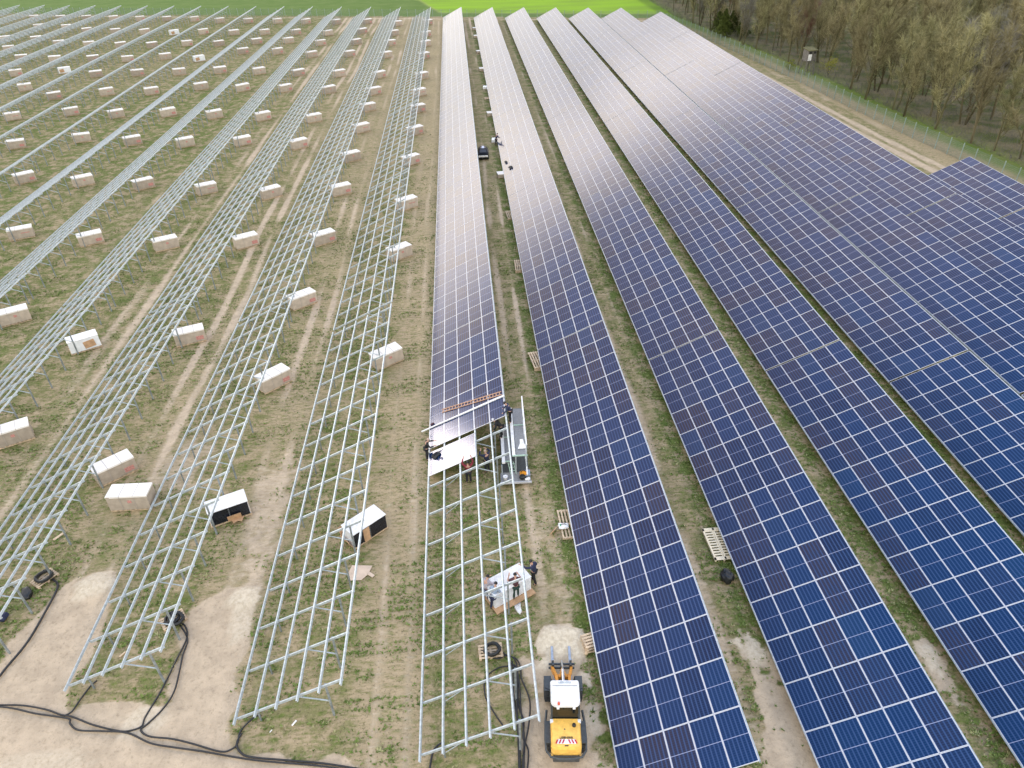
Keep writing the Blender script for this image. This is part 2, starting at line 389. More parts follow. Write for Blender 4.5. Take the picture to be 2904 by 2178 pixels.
    litter = t.mix(t.step(n3, .3, .7), (.26, .22, .135), (.155, .13, .075))
    litter = t.mix(t.m('MULTIPLY', t.step(n1, .40, .6), .85), litter, (.075, .105, .022))
    base = t.mix(A('forest'), base, litter)
    base = t.mix(t.m('MULTIPLY', A('strip'), t.step(n2, .15, .5)), base, t.mix(n3, (.07, .14, .014), (.105, .17, .025)))
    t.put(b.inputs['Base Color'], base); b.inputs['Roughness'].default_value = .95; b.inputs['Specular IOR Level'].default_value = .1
    bp = t.new('ShaderNodeBump'); bp.inputs['Strength'].default_value = .6; bp.inputs['Distance'].default_value = .06
    t.put(bp.inputs['Height'], t.m('ADD', n3, t.m('MULTIPLY', n5, .5))); t.put(b.inputs['Normal'], bp.outputs[0])
    me.materials.append(m)
    return tag(link('ground', me), kind='structure')
build_ground()

M_GRASS = foliage_mat('grass_tufts', [(.075, .10, .022), (.135, .185, .04), (.21, .24, .075), (.36, .32, .18)])
def build_tufts():
    n = 430000
    x = rng.uniform(-.5, .5, n) * 84 - 8; y = 12 + 118 * rng.random(n) ** 1.55
    drill = rng.random(n) < .5
    y = np.where(drill, np.round(y / .5) * .5 + rng.normal(0, .05, n), y)
    b, g, f, c, md, st, sa = masks(x, y)
    dens = (1 - np.clip(b * 1.35, 0, 1)) ** 1.4 * sstep(vnoise(x * .7, y * 1.5, .9, 31) + .5 * vnoise(x, y, .33, 32), .50, 1.0) * (.55 + .45 * sstep(vnoise(x, y, .12, 33), .25, .65)) + .8 * (x > 3.5) * (1 - np.clip(b, 0, 1)) * sstep(np.mod(x - X1, PIT), 7.2, 8.2) * vnoise(x, y, .8, 36)
    vis = np.array([in_view(a, q, 0, .05) for a, q in zip(x, y)])
    keep = (rng.random(n) < dens * 1.3 * (1 - sstep(y, 55, 125))) & vis
    x, y = x[keep], y[keep]; V = []; F = []; T = []
    for a, q in zip(x, y):
        s = rng.uniform(.05, .125) * (1.5 if rng.random() < .10 else 1); tint = np.clip(rng.normal(.3, .2), 0, 1)
        if rng.random() < .25: tint = rng.uniform(.65, 1)
        for k in range(6):
            an = rng.uniform(0, 6.283); L = s * rng.uniform(.5, 1.25); w = s * rng.uniform(.16, .34); h = s * rng.uniform(.25, .75)
            ca, sa_ = math.cos(an), math.sin(an); b0 = len(V)
            V += [(a - sa_ * w, q + ca * w, .0), (a + sa_ * w, q - ca * w, .0), (a + ca * L, q + sa_ * L, h)]
            F.append((b0, b0 + 1, b0 + 2)); T += [np.clip(tint + rng.normal(0, .08), 0, 1)] * 3
    me = bpy.data.meshes.new('grass'); me.from_pydata(V, [], F)
    at = me.attributes.new('tint', 'FLOAT', 'POINT'); at.data.foreach_set('value', np.array(T, np.float32)); me.materials.append(M_GRASS)
    tag(link('grass', me), 'sparse green and dry grass tufts growing in the soil between the rows', 'grass', kind='stuff')
build_tufts()

# ------------------------------------------------------------------ solar tables
TL = 34.5
def purlin_mesh():
    m = MB()                                             # C section: two flanges and a web
    for n0, s0, w, h in ((-.006, 0, .076, .012), (-.104, 0, .076, .012), (-.055, .033, .010, .086)):
        x, z = on_plane(s0, n0)
        m.box((x, TL / 2, z), (w, TL, h), ry=-TILT)
    return m.mesh('purlin', M_GALV)
def raf_mb(m, y):
    a, b = on_plane(.03, -.175), on_plane(5.70, -.175)
    return m.beam((a[0], y, a[1]), (b[0], y, b[1]), .06, .13, (-ST, 0, CT))
SF, SR = 1.07, 4.75
def post_top(s): return on_plane(s, -.24)
def front_mb(m, y, zl): x, z = post_top(SF); return m.beam((x, y + .06, z + .12), (x, y + .06, -zl - .15), .07, .06, (0, 1, 0))
def rear_mb(m, y, zl): x, z = post_top(SR); return m.beam((x, y + .06, z + .12), (x, y + .06, -zl - .15), .09, .07, (0, 1, 0))
def brace_mb(m, y):
    x, z = on_plane(3.25, -.2); xr, zr = post_top(SR)
    return m.beam((x, y + .02, z), (xr, y + .02, (zr - ZL) / 2 + .05), .045, .05)
def fbrace_mb(m, y):
    x, z = on_plane(2.45, -.2); xr, zr = post_top(SF)
    return m.beam((x, y + .09, z), (xr, y + .09, -ZL + .25), .03, .03)
RY = [.35 + i * (TL - .7) / 14 for i in range(15)]
ME_P = purlin_mesh()
ME_R = raf_mb(MB(), 0).mesh('rafter', M_GALV)
ME_F = front_mb(MB(), 0, ZL).mesh('front_post', M_POST)
ME_B = rear_mb(MB(), 0, ZL).mesh('rear_post', M_POST)
ME_S = brace_mb(MB(), 0).mesh('brace', M_GALV)
ME_S2 = fbrace_mb(MB(), 0).mesh('front_brace', M_GALV)
def full_frame(purl=True, ys=RY):
    m = MB()
    for y in ys:
        m.mat(0); raf_mb(m, y); brace_mb(m, y); m.mat(1); front_mb(m, y, ZL); rear_mb(m, y, ZL)
    m.mat(0)
    L = ys[-1] + .35
    if purl:
        for i in range(6):
            for n0, s0, w, h in ((-.006, 0, .076, .012), (-.104, 0, .076, .012), (-.055, .033, .010, .086)):
                x, z = on_plane(i * MW + s0, n0); m.box((x, L / 2, z), (w, L, h), ry=-TILT)
    return m
ME_FULL = full_frame().mesh('table_frame', [M_GALV, M_POST])
def module_mesh(nrow=1, ncol=1, name='solar_module', L=2.3):
    """modules in the table plane; origin at the lower left corner of the block"""
    vs = []; fs = []; mi = []; uvs = []; rn = []; fw = .025; dz = .035
    for j in range(ncol):
        for i in range(nrow):
            x0, x1 = i * MW + .006, (i + 1) * MW - .006; y0, y1 = j * L + .007, (j + 1) * L - .007; b = len(vs); r = random.random()
            vs += [(x0, y0, 0), (x1, y0, 0), (x1, y1, 0), (x0, y1, 0), (x0, y0, dz), (x1, y0, dz), (x1, y1, dz), (x0, y1, dz),
                   (x0 + fw, y0 + fw, dz), (x1 - fw, y0 + fw, dz), (x1 - fw, y1 - fw, dz), (x0 + fw, y1 - fw, dz),
                   (x0 + fw, y0 + fw, dz - .004), (x1 - fw, y0 + fw, dz - .004), (x1 - fw, y1 - fw, dz - .004), (x0 + fw, y1 - fw, dz - .004)]
            F = [(3, 2, 1, 0)] + [(k, (k + 1) % 4, 4 + (k + 1) % 4, 4 + k) for k in range(4)] + [(4 + k, 4 + (k + 1) % 4, 8 + (k + 1) % 4, 8 + k) for k in range(4)] + [(8 + k, 8 + (k + 1) % 4, 12 + (k + 1) % 4, 12 + k) for k in range(4)] + [(12, 13, 14, 15)]
            for q, f in enumerate(F):
                fs.append([b + k for k in f]); mi.append(2 if q == 0 else (1 if q == len(F) - 1 else 0)); rn.append(r)
                for k in f: uvs += [0 if k in (12, 15) else 1, 0 if k in (12, 13) else 1]
    me = bpy.data.meshes.new(name); me.from_pydata(vs, [], fs)
    for m in (M_ALU, M_CELL, M_BACK): me.materials.append(m)
    me.polygons.foreach_set('material_index', mi)
    l = me.uv_layers.new(name='cell'); l.data.foreach_set('uv', uvs)
    if nrow * ncol > 1:
        at = me.attributes.new('rnd', 'FLOAT', 'FACE'); at.data.foreach_set('value', np.array(rn, np.float32))
    me.update(); return me
ME_MOD = module_mesh()
ME_ARR = {}
ME_SUP = {}
def place_module(root, i, j, dy=0.0, ds=0.0):
    x, z = on_plane(i * MW + ds, .004)
    return link('solar_module', ME_MOD, root, (x, j * 2.3 + dy, z), (0, -TILT, 0))
def table_vis(x, y0, y1):
    return any(in_view(x + dx, y, z, .05) for dx, z in ((0, .5), (5.2, 3), (2.6, 1.7), (5.2, 0)) for y in np.linspace(y0, y1, 12))
# panelled rows, numbered from the left
for r in range(1, 9):
    for k in range(0, 6):
        y0 = start(k, r); sc = 1 if k == 0 else .982; nc = 15
        if r == 7 and k == 5: nc = 12
        if r == 8:
            if k > 2: continue
            if k == 2: nc = 6
        if k: y0 -= .28; sc = .9905
        if r == 1 and k == 0: continue
        if not table_vis(xlow(r), y0, y0 + nc * 2.3 * sc): continue
        where = 'nearest to the camera' if k == 0 else ORD[k + 1] + ' from its near end'
        root = empty('solar_table', (xlow(r), y0, ZL), 0, f'blue solar table, {ORD[r]} panelled row from the left, {where}', 'solar table', 'solar module tables in long tilted rows')
        root.scale = (1, sc, 1)
        ys = [y for y in RY if y < nc * 2.3]
        if nc not in ME_SUP: ME_SUP[nc] = full_frame(True, ys).mesh('support_frame', [M_GALV, M_POST])
        link('support_frame', ME_SUP[nc], root)
        if k <= 3:
            for j in range(nc):
                for i in range(5): place_module(root, i, j)
        else:
            key = (nc, r % 3)
            if key not in ME_ARR: ME_ARR[key] = module_mesh(5, nc, 'module_array')
            x, z = on_plane(0, .004); link('module_array', ME_ARR[key], root, (x, 0, z), (0, -TILT, 0))
# empty frames
def frame_parts(root, extra=False):
    for i in range(6): x, z = on_plane(i * MW); link('purlin', ME_P, root, (x, 0, z))
    for y in RY:
        link('rafter', ME_R, root, (0, y, 0)); link('front_post', ME_F, root, (0, y, 0)); link('rear_post', ME_B, root, (0, y, 0)); link('brace', ME_S, root, (0, y, 0))
        if extra: link('front_brace', ME_S2, root, (0, y, 0))
for r in range(0, -17, -1):
    nth = 1 - r
    for k in range(0, 6):
        y0 = start(k, r); sc = 1 if k == 0 else .982
        if not table_vis(xlow(r), y0, y0 + TL * sc): continue
        where = 'nearest to the camera' if k == 0 else ORD[k + 1] + ' from its near end'
        lab = f'bare steel frame table, {ORD[nth]} empty row left of the panels, {where}'
        if k <= 2 and r >= -5:
            root = empty('frame_table', (xlow(r), y0, ZL), 0, lab, 'frame table', 'empty frame tables waiting for modules'); root.scale = (1, sc, 1); frame_parts(root)
        else:
            o = link('frame_table', ME_FULL, None, (xlow(r), y0, ZL)); o.scale = (1, sc, 1); tag(o, lab, 'frame table', 'empty frame tables waiting for modules')
# the table being fitted: six rows of modules done, three more modules just laid
root = empty('solar_table', (xlow(1), start(0, 1), ZL), 0, 'half finished table where workers lay modules, bare frame at its near end', 'solar table', 'solar module tables in long tilted rows')
frame_parts(root, True)
for j in range(9, 15):
    for i in range(5): place_module(root, i, j)
for i in range(3): place_module(root, i, 8, -.38)

# ------------------------------------------------------------------ module crates
def crate_meshes():
    L, D, H = 2.42, 1.14, 1.06
    out = {}
    m = MB(); m.box((0, 0, .15 + H / 2), (L, D, H), bev=.012); out['carton'] = m.mesh('carton', M_CARD)
    m = MB(); m.box((0, 0, .15 + H + .012), (L + .03, D + .03, .03), bev=.008)
    m.box((0, -D / 2 - .008, .15 + H - .045), (L + .028, .012, .10)); m.box((-L / 2 - .008, 0, .15 + H - .045), (.012, D, .10)); m.box((L / 2 + .008, 0, .15 + H - .045), (.012, D, .10)); m.box((0, D / 2 + .008, .15 + H - .045), (L + .028, .012, .10))
    out['lid'] = m.mesh('lid', M_CARDTOP)
    m = MB()
    for x in (0,): m.box((x, -D / 2 - .016, .15 + H / 2 + .016), (.028, .004, H + .03)); m.box((x, 0, .15 + H + .031), (.028, D + .05, .004)); m.box((x, D / 2 + .016, .15 + H / 2 + .016), (.028, .004, H + .03))
    out['strap'] = m.mesh('strap', M_STRAP)
    m = MB()
    for y in (-.48, 0, .48): m.box((0, y, .05), (L, .10, .09))
    for x in np.linspace(-L / 2 + .06, L / 2 - .06, 9): m.box((x, 0, .122), (.11, D, .045))
    out['pallet'] = m.mesh('pallet', M_WOOD)
    y = -D / 2 - .004
    m = MB(); m.box((.72, y, .48), (.62, .004, .36)); out['p0'] = m.mesh('red_stamp', M_RED)
    m = MB(); m.box((.1, y, .78), (.24, .004, .22)); out['p1'] = m.mesh('red_stamp', M_RED)
    m = MB(); m.box((.05, y, .55), (2.1, .004, .26)); m.box((L / 2 + .004, -.07, .62), (.004, 1.0, .7)); m.box((1.16, y, .55), (.12, .004, .26)); out['p2'] = m.mesh('red_stamp', M_RED)
    m = MB(); m.box((.45, y, .72), (.85, .004, .10)); out['p3'] = m.mesh('red_stamp', M_RED)
    return out
CM = crate_meshes()
CRATES = [(-58.05,97.48,38),(-49.64,95.25,37),(-41.15,92.95,33),(-32.48,90.12,32),(-66.84,113.55,25),(-58.07,115.56,26),(-49.55,112.96,30),(-41.07,110.72,29),(-32.63,110.32,30),(-75.42,130.39,26),(-66.52,132.07,28),(-57.94,129.28,29),(-49.25,128.91,29),(-40.9,126.36,30),(-74.76,144.56,24),(-65.86,145.99,30),(-57.39,145.27,31),(-48.99,147.69,33),(-40.62,145.28,31),(-83.74,152.46,25),(-92.27,166.73,24),(-74.33,162.71,28),(-65.89,162.34,29),(-57.28,161.72,29),(-49.05,161.95,29),(-99.15,183.89,24),(-90.36,180.71,24),(-81.55,179.6,26),(-73.37,177.83,29),(-65.48,178.97,30),(-49.04,182.26,27),(-108.04,196.41,24),(-98.39,201.41,24),(-89.83,198.21,34),(-81.46,196.01,29),(-73.45,194.28,33),(-65.35,194.84,33),(-57.34,193.29,31),(-48.53,194.35,31),(-116.14,211.38,27),(-107.41,209.24,26),(-116.07,229.56,27),(-107.63,227.4,27),(-99.1,220.09,31),(-90.43,216.93,31),(-82.13,214.83,36),(-65.98,211.52,35),(-57.43,208.61,36),(-125.67,247.84,24),(-117.12,246.05,26),(-108.75,243.99,26),(-100.0,241.37,31),(-91.5,238.72,34),(-83.21,236.57,36),(-74.71,234.19,33),(-66.43,229.84,36),(-58.0,227.51,33),(-49.48,225.14,35),(-41.22,222.86,33),(-32.57,219.97,36),(-24.11,219.25,35),(-15.62,213.81,33),(-7.53,214.2,34),(-49.33,207.39,36),(-41.07,205.78,36),(-32.53,202.73,37),(-23.98,203.95,35),(-15.7,199.15,33),(-7.54,196.3,35),(-40.89,194.0,34),(-32.46,189.27,32),(-23.95,188.67,32),(-15.67,186.15,32),(-7.38,183.41,32),(-40.89,180.42,32),(-32.4,175.25,34),(-23.97,174.53,35),(-15.65,171.74,35),(-7.37,169.23,35),(-40.66,159.61,35),(-32.19,156.66,34),(-23.78,154.41,32),(-15.62,152.04,34),(-7.24,149.56,33),(-32.4,143.42,36),(-23.99,140.86,33),(-15.51,138.39,35),(-7.32,135.93,31),(-32.44,123.89,34),(-15.62,127.12,34),(-7.19,124.84,32),(-23.89,121.58,36),(-23.89,107.56,36),(-15.5,114.51,35),(-7.18,112.0,33),(-15.58,100.62,34),(-7.21,97.89,34),(-23.99,87.61,34),(-15.42,87.58,29),(-49.49,78.35,27),(-40.96,75.82,29),(-32.23,73.44,30),(-23.68,73.01,30),(-40.86,58.78,32),(-23.97,53.6,23),(-7.03,81.86,30),(-15.5,72.91,34),(-7.15,68.22,34),(-15.49,59.06,40),(-7.06,48.52,32),(-15.55,46.25,44),(-32.58,41.23,30),(-23.97,36.85,40),(-21.81,33.91,-2)]
SPECIAL = {(-32, 41): ('cardboard module crate at the left edge, small red stamp on its long side', 1), (-24, 37): ('tan cardboard crate turned askew behind the crate with the red band', 3), (-21, 34): ('cardboard crate with a broad red band and red end, beside its tan twin', 2), (-15, 45): ('white topped crate with a red corner stamp, nearest under the second empty row', 0), (-7, 49): ('white topped crate under the purlins of the first empty row, nearest unopened one', 3)}
cnt = {}
order = sorted(range(len(CRATES)), key=lambda i: CRATES[i][1])
for i in order:
    x, y, a = CRATES[i]
    nrow = round(-(x - X1 - 6.8) / PIT); cnt[nrow] = cnt.get(nrow, 0) + 1
    lab, v = f'cardboard crate at the {ORD[nrow]} empty row left of the panels, {ORD[cnt[nrow]]} from the near end', [0, 1, 0, 3, 0, 1][i % 6]
    sk = (int(x), int(y))
    if sk in SPECIAL: lab, v = SPECIAL[sk]
    e = empty('module_crate', (x, y, 0), R(a), lab, 'crate', 'cardboard module crates standing along the frame rows')
    for nm in ('carton', 'lid', 'pallet'): link(nm, CM[nm], e)
    for sx in (-.42, .42): link('strap', CM['strap'], e, (sx, 0, 0))
    link('red_stamp', CM[f'p{v}'], e)
    e.scale = (1, 1, .97 + .06 * random.random()); e.rotation_euler = (R(random.gauss(0, .8)), R(random.gauss(0, .9)), R(a + random.gauss(0, 1.5)))
    if random.random() < .3: e.children[1].rotation_euler = (0, 0, R(random.gauss(0, 1.2)))
# opened crates: the film is off and the module stack shows
def opened_crate(loc, rz, lab, face):
    e = empty('opened_crate', loc, rz, lab, 'crate', 'opened module crates')
    L, D, H = 2.3, 1.14, 1.02
    link('pallet', CM['pallet'], e)
    if face == 'dark':
        m = MB(); m.box((0, .02, .15 + H / 2), (L, D - .04, H)); m.obj('module_stack', M_FILM, e)
        m = MB()
        for x0, x1 in ((-L / 2 + .03, -.03), (.03, L / 2 - .03)): m.box(((x0 + x1) / 2, -D / 2, .15 + H / 2), (x1 - x0, .03, H - .06))
        m.obj('front_module', M_CELLDARK, e)
        m = MB()
        for z in np.linspace(.24, 1.08, 9): m.box((0, -D / 2 - .018, z), (L - .1, .004, .006))
        m.box((0, -D / 2 - .016, .15 + H / 2), (.03, .004, H - .06)); m.obj('cell_line', M_DARKSTEEL, e)
        m = MB(); m.box((0, 0, .15 + H + .02), (L + .05, D + .06, .035)); m.obj('top_sheet', M_WHITE, e)
    else:
        m = MB(); m.box((0, 0, .15 + H / 2), (L, D, H), bev=.02); m.obj('film_wrap', M_FILM, e)
        m = MB(); m.box((0, 0, .15 + H + .02), (L + .04, D + .05, .035)); m.obj('top_sheet', M_WHITE, e)
    return e
e = opened_crate((-15.54, 32.38, 0), R(24), 'opened crate with dark module face, torn cardboard leaning on its middle', 'dark')
m = MB(); m.prism([(-.02, -.62), (.66, -.60), (.72, -.66), (.52, -1.0), (.30, -.86), (.05, -.94)], .16, .18, [(.02, -.60), (.68, -.585), (.74, -.62), (.58, -.80), (.34, -.72), (.10, -.76)]); m.box((.2, -.66, .36), (.8, .02, .5), rx=R(14)); m.obj('cardboard_flap', M_CARDIN, e)
e = opened_crate((-7.07, 30.08, 0), R(41), 'opened crate with dark module faces and a brown cardboard strip between them', 'dark')
m = MB(); m.box((-.28, -.605, .64), (.42, .02, 1.0)); m.obj('cardboard_strip', M_CARDIN, e)
m = MB(); m.box((-.5, .75, .45), (1.5, .03, .8), rx=R(-18)); m.box((-1.28, .1, .30), (.03, .9, .5), ry=R(-20)); m.obj('cardboard_flap', M_CARDIN, e)
for (x, y, a), lab in (((-32.61, 53.42, 32), 'white film wrapped crate with brown cardboard hanging on its front, nearest of the white ones'), ((-82.71, 167.6, 24), 'far white wrapped crate with a brown front, left of the other far white crates'),
                       ((-57.03, 175.1, 38), 'far bright white wrapped crate with film hanging loose over its side'), ((-73.66, 211.9, 38), 'farthest white wrapped crate with a brown front, near the far fence')):
    e = opened_crate((x, y, 0), R(a), lab, 'film')
    m = MB(); m.box((.35 if y < 60 else -.5, -.60, .62), (.85, .02, .62), ry=R(-6)); m.obj('cardboard_flap', M_CARDIN, e)

# ------------------------------------------------------------------ fences
M_FENCE = mat('fence_green', (.17, .23, .20), .5, .2, .1, 3)
M_FPOST = mat('fence_post_grey_green', (.30, .38, .36), .5, .2, .1, 3)
def fence(name, pts, lab, spacing, hgt=2.0, vstep=.07, maxposts=100):
    pts = [Vector((x, y, 0)) for x, y in pts]
    e = empty(name, pts[0], 0, lab, 'fence', 'mesh fences round the site'); o = pts[0]
    cum = [0]
    for a, b in zip(pts, pts[1:]): cum.append(cum[-1] + (b - a).length)
    def at(s):
        for i in range(len(pts) - 1):
            if s <= cum[i + 1] or i == len(pts) - 2: return pts[i].lerp(pts[i + 1], (s - cum[i]) / (cum[i + 1] - cum[i])) - o
    m = MB(); n = int(cum[-1] / vstep)
    for i in range(n + 1):
        p = at(i * vstep); q = at(min(cum[-1], i * vstep + .012))
        m.add([(p.x, p.y, .05), (q.x, q.y, .05), (q.x, q.y, hgt), (p.x, p.y, hgt)], [(0, 1, 2, 3)])
    for z in np.arange(.06, hgt + .01, .194):
        for a, b in zip(pts, pts[1:]): m.beam((a - o) + Vector((0, 0, z)), (b - o) + Vector((0, 0, z)), .014, .016)
    m.obj('mesh_panel', M_FENCE, e)
    me = MB().box((0, 0, hgt / 2 + .05), (.085, .085, hgt + .16)).mesh('post', M_FPOST)
    for i in range(min(maxposts, int(cum[-1] / spacing) + 1)): link('post', me, e, at(i * spacing))
    return e
ys = [50, 62, 75, 88, 100, 115, 137, 160, 187, 211]
fence('wire_fence', [(fence_x(y), y) for y in ys], 'green wire mesh fence along the woodland, right of the panels', 2.5, 2.1, .06)
fence('wire_fence', [(54, 211), (-20, far_y(-20)), (-110, far_y(-110)), (-165, far_y(-165))], 'far dark wire mesh fence between the array and the green fields', 2.5, 1.9, .09)

# ------------------------------------------------------------------ woodland
M_BARK = foliage_mat('bark', [(.045, .042, .02), (.10, .09, .045), (.17, .15, .085)])
M_BIRCH = foliage_mat('birch_bark', [(.25, .24, .22), (.55, .54, .50)])
M_TWIG = foliage_mat('twigs', [(.15, .138, .07), (.25, .23, .115), (.37, .34, .175)])
M_TWIGR = foliage_mat('red_brown_twigs', [(.15, .075, .055), (.24, .13, .10)])
M_TWIGG = foliage_mat('grey_twigs', [(.15, .145, .12), (.25, .24, .205)])
M_NEED = foliage_mat('needles', [(.03, .045, .01), (.065, .085, .018), (.10, .12, .03)])
M_BUSH = foliage_mat('spring_bush_leaves', [(.12, .15, .02), (.21, .23, .035), (.27, .25, .06)])
def grow(seed, H, spread=.34, twigs=1900, multi=1, first=.13):
    r = np.random.default_rng(seed); tr = MB(); tv = []; tf = []; tt = []
    tt_tr = []
    def tw(p, d, L, w):
        d = d / np.linalg.norm(d); s = np.cross(d, r.normal(size=3)); s /= np.linalg.norm(s) + 1e-6
        b = len(tv); e = p + d * L + np.array([0, 0, -.06 * L]) ; c = r.random()
        tv.extend([tuple(p - s * w), tuple(p + s * w), tuple(e + s * w * .3), tuple(e - s * w * .3)]); tf.append((b, b + 1, b + 2, b + 3)); tt.extend([c] * 4)
    ends = []
    def limb(p, d, L, rad, lev):
        n = 4 if lev else 7; pts = [p]; q = p.copy(); dd = d.copy()
        for i in range(n):
            dd = dd + r.normal(0, .10 if lev else .045, 3) + np.array([0, 0, .10 if lev else .02]); dd /= np.linalg.norm(dd)
            q = q + dd * L / n; pts.append(q.copy())
        rs = [rad * (1 - .8 * i / n) for i in range(n + 1)]
        tr.tube([tuple(v) for v in pts], rs, 5 if lev == 0 else 3, cap=False)
        if lev < 2:
            k = int(r.integers(10, 14)) if lev == 0 else int(r.integers(3, 6))
            for i in range(k):
                f = first + (1 - first) * (i + r.random()) / k if lev == 0 else .25 + .75 * r.random()
                j = min(n - 1, int(f * n)); base = pts[j] + (pts[j + 1] - pts[j]) * (f * n - j)
                az = r.uniform(0, 6.283); el = r.uniform(.5, 1.15)
                nd = np.array([math.cos(az) * math.cos(el), math.sin(az) * math.cos(el), math.sin(el)]); nd = nd * .9 + dd * .35
                limb(base, nd / np.linalg.norm(nd), L * r.uniform(spread * .75, spread * 1.3) * ((1.25 - .65 * f) if lev == 0 else 1.5), rad * .42 * (1.1 - .5 * f), lev + 1)
        if lev: ends.append((pts, lev))
    for k in range(multi):
        a = r.uniform(0, 6.28); off = .0 if multi == 1 else .35
        d = np.array([r.normal(0, .05) + off * .5 * math.cos(a), r.normal(0, .05) + off * .5 * math.sin(a), 1.0])
        limb(np.array([off * math.cos(a), off * math.sin(a), -.1]), d / np.linalg.norm(d), H * r.uniform(.88, 1.0), .0105 * H + .03, 0)
    for i in range(twigs):
        pts, lev = ends[r.integers(len(ends))]; f = r.random() * (len(pts) - 1); j = min(len(pts) - 2, int(f)); p = pts[j] + (pts[j + 1] - pts[j]) * (f - j)
        d = (pts[j + 1] - pts[j]); d = d / (np.linalg.norm(d) + 1e-6) + r.normal(0, .65, 3) + np.array([0, 0, .12]); tw(p, d, r.uniform(.5, 1.5), r.uniform(.012, .027))
    me = bpy.data.meshes.new('crown'); me.from_pydata(tv, [], tf)
    at = me.attributes.new('tint', 'FLOAT', 'POINT'); at.data.foreach_set('value', np.array(tt, np.float32))
    return tr, me
def trunk_mesh(tr, m):
    me = bpy.data.meshes.new('trunk'); me.from_pydata(tr.v, [], tr.f)
    at = me.attributes.new('tint', 'FLOAT', 'POINT'); at.data.foreach_set('value', np.random.default_rng(len(tr.v)).random(len(tr.v)).astype(np.float32)); me.materials.append(m); return me
PROTO = []
for sd_, H, sp_, mu, tm, bk, kind in ((1, 13.5, .32, 1, M_TWIG, M_BARK, 'o'), (2, 14.5, .28, 1, M_TWIG, M_BARK, 'o'), (3, 12.5, .36, 2, M_TWIG, M_BARK, 'o'), (4, 15.0, .30, 1, M_TWIG, M_BARK, 'o'), (5, 11.5, .38, 2, M_TWIG, M_BARK, 'o'),
                                      (6, 14.0, .26, 1, M_TWIG, M_BIRCH, 'b'), (7, 12.0, .36, 1, M_TWIGR, M_BARK, 'r'), (8, 11.0, .40, 3, M_TWIGG, M_BARK, 'g')):
    tr, cr = grow(sd_, H, sp_, 3000, mu); cr.materials.append(tm); PROTO.append((trunk_mesh(tr, bk), cr, kind))
sap_tr, sap_cr = grow(31, 10.0, .16, 420, 1, .45); sap_cr.materials.append(M_TWIGG); SAP = (trunk_mesh(sap_tr, M_BARK), sap_cr)
TL_ = {'o': 'bare olive-brown woodland tree in the wood beyond the green mesh fence', 'b': 'bare pale-barked birch among the olive-brown trees of the wood',
       'r': 'bare tree with a red-brown twiggy crown in the wood beyond the fence', 'g': 'grey twigged many-stemmed tree in the wood beyond the fence'}
def tree(name, x, y, pr, lab, cat='tree', s=1.0, grp='trees of the wood beyond the fence'):
    e = empty(name, (x, y, 0), random.uniform(0, 6.283), lab, cat, grp); e.scale = (s, s, s * random.uniform(.92, 1.08))
    link('trunk', pr[0], e); link('crown', pr[1], e); return e
spots = []; tries = 0
tr_rng = random.Random(5)
while len(spots) < 286 and tries < 60000:
    tries += 1
    y = tr_rng.uniform(60, 285); dx = tr_rng.random() ** 1.5 * 120 + 5.0; x = fence_x(min(y, 211)) + dx
    if y > 205 and x < 66: continue
    if not (in_view(x, y, 1, .06) or in_view(x, y, 12, .06)): continue
    if math.hypot(x - 66.5, y - 141) < 5 or (abs(x - 66 - (y - 141) * .1) < 3.5 and 134 < y < 141): continue
    md = 3.0 if dx < 12 else (4.0 if dx < 30 else 5.6)
    if any((x - a) ** 2 + (y - b) ** 2 < md * md for a, b in spots): continue
    spots.append((x, y))
for x, y in spots:
    q = tr_rng.random(); red = math.hypot(x - 72, y - 205) < 9
    i = 6 if red or q > .975 else (7 if q > .86 else tr_rng.randrange(5))
    pr = PROTO[i]; tree('bare_tree', x, y, pr, TL_[pr[2]], 'tree', tr_rng.uniform(.72, 1.12))
for x, y, lab in ((85.3, 136.5, 'pale-barked bare birch deep in the wood, middle one'), (109.5, 148.4, 'pale-barked bare birch at the right edge of the wood')):
    tree('birch', x, y, PROTO[5], lab, 'birch', 1.05, 'birches in the wood')
for i, (x, y) in enumerate(((63.2, 216), (64.8, 219), (66.0, 214), (61.5, 222), (67.5, 217), (68.4, 221), (65.5, 224), (70.0, 213))):
    tree('sapling', x, y, SAP, 'slim bare sapling at the corner of the bright green field and the wood', 'sapling', random.uniform(.8, 1.05), 'saplings at the field corner')
def leafy(seed, H, Rr, n, m, cone=False, leaf=.16):
    r = np.random.default_rng(seed); V = []; F = []; T = []
    cl = [(r.normal(0, .5, 3), r.uniform(.2, .42)) for _ in range(16)]
    for i in range(n):
        if cone:
            f = r.random() ** .75; a = r.uniform(0, 6.283); rad = Rr * (1 - f) ** .8 * (.55 + .45 * r.random()) * (.8 + .35 * math.sin(a * 3 + f * 21)); p = np.array([rad * math.cos(a), rad * math.sin(a), .25 + f * H]); tint = .25 + .5 * r.random() * (.5 + rad / Rr)
        else:
            c, cr = cl[r.integers(len(cl))]; v = r.normal(size=3); v /= np.linalg.norm(v); p = (c * .8 + v * cr) * np.array([Rr, Rr, H * .45]) + np.array([0, 0, H * .52]); p[2] = max(.05, p[2]); tint = r.random()
        s = np.cross(v_ := r.normal(size=3), r.normal(size=3)); s /= np.linalg.norm(s); u = np.cross(s, v_ / np.linalg.norm(v_)); k = leaf * r.uniform(.6, 1.5); b = len(V)
        V += [tuple(p - s * k), tuple(p + u * k * .6), tuple(p + s * k)]; F.append((b, b + 1, b + 2)); T += [min(1, tint)] * 3
    me = bpy.data.meshes.new('crown'); me.from_pydata(V, [], F)
    at = me.attributes.new('tint', 'FLOAT', 'POINT'); at.data.foreach_set('value', np.array(T, np.float32)); me.materials.append(m); return me
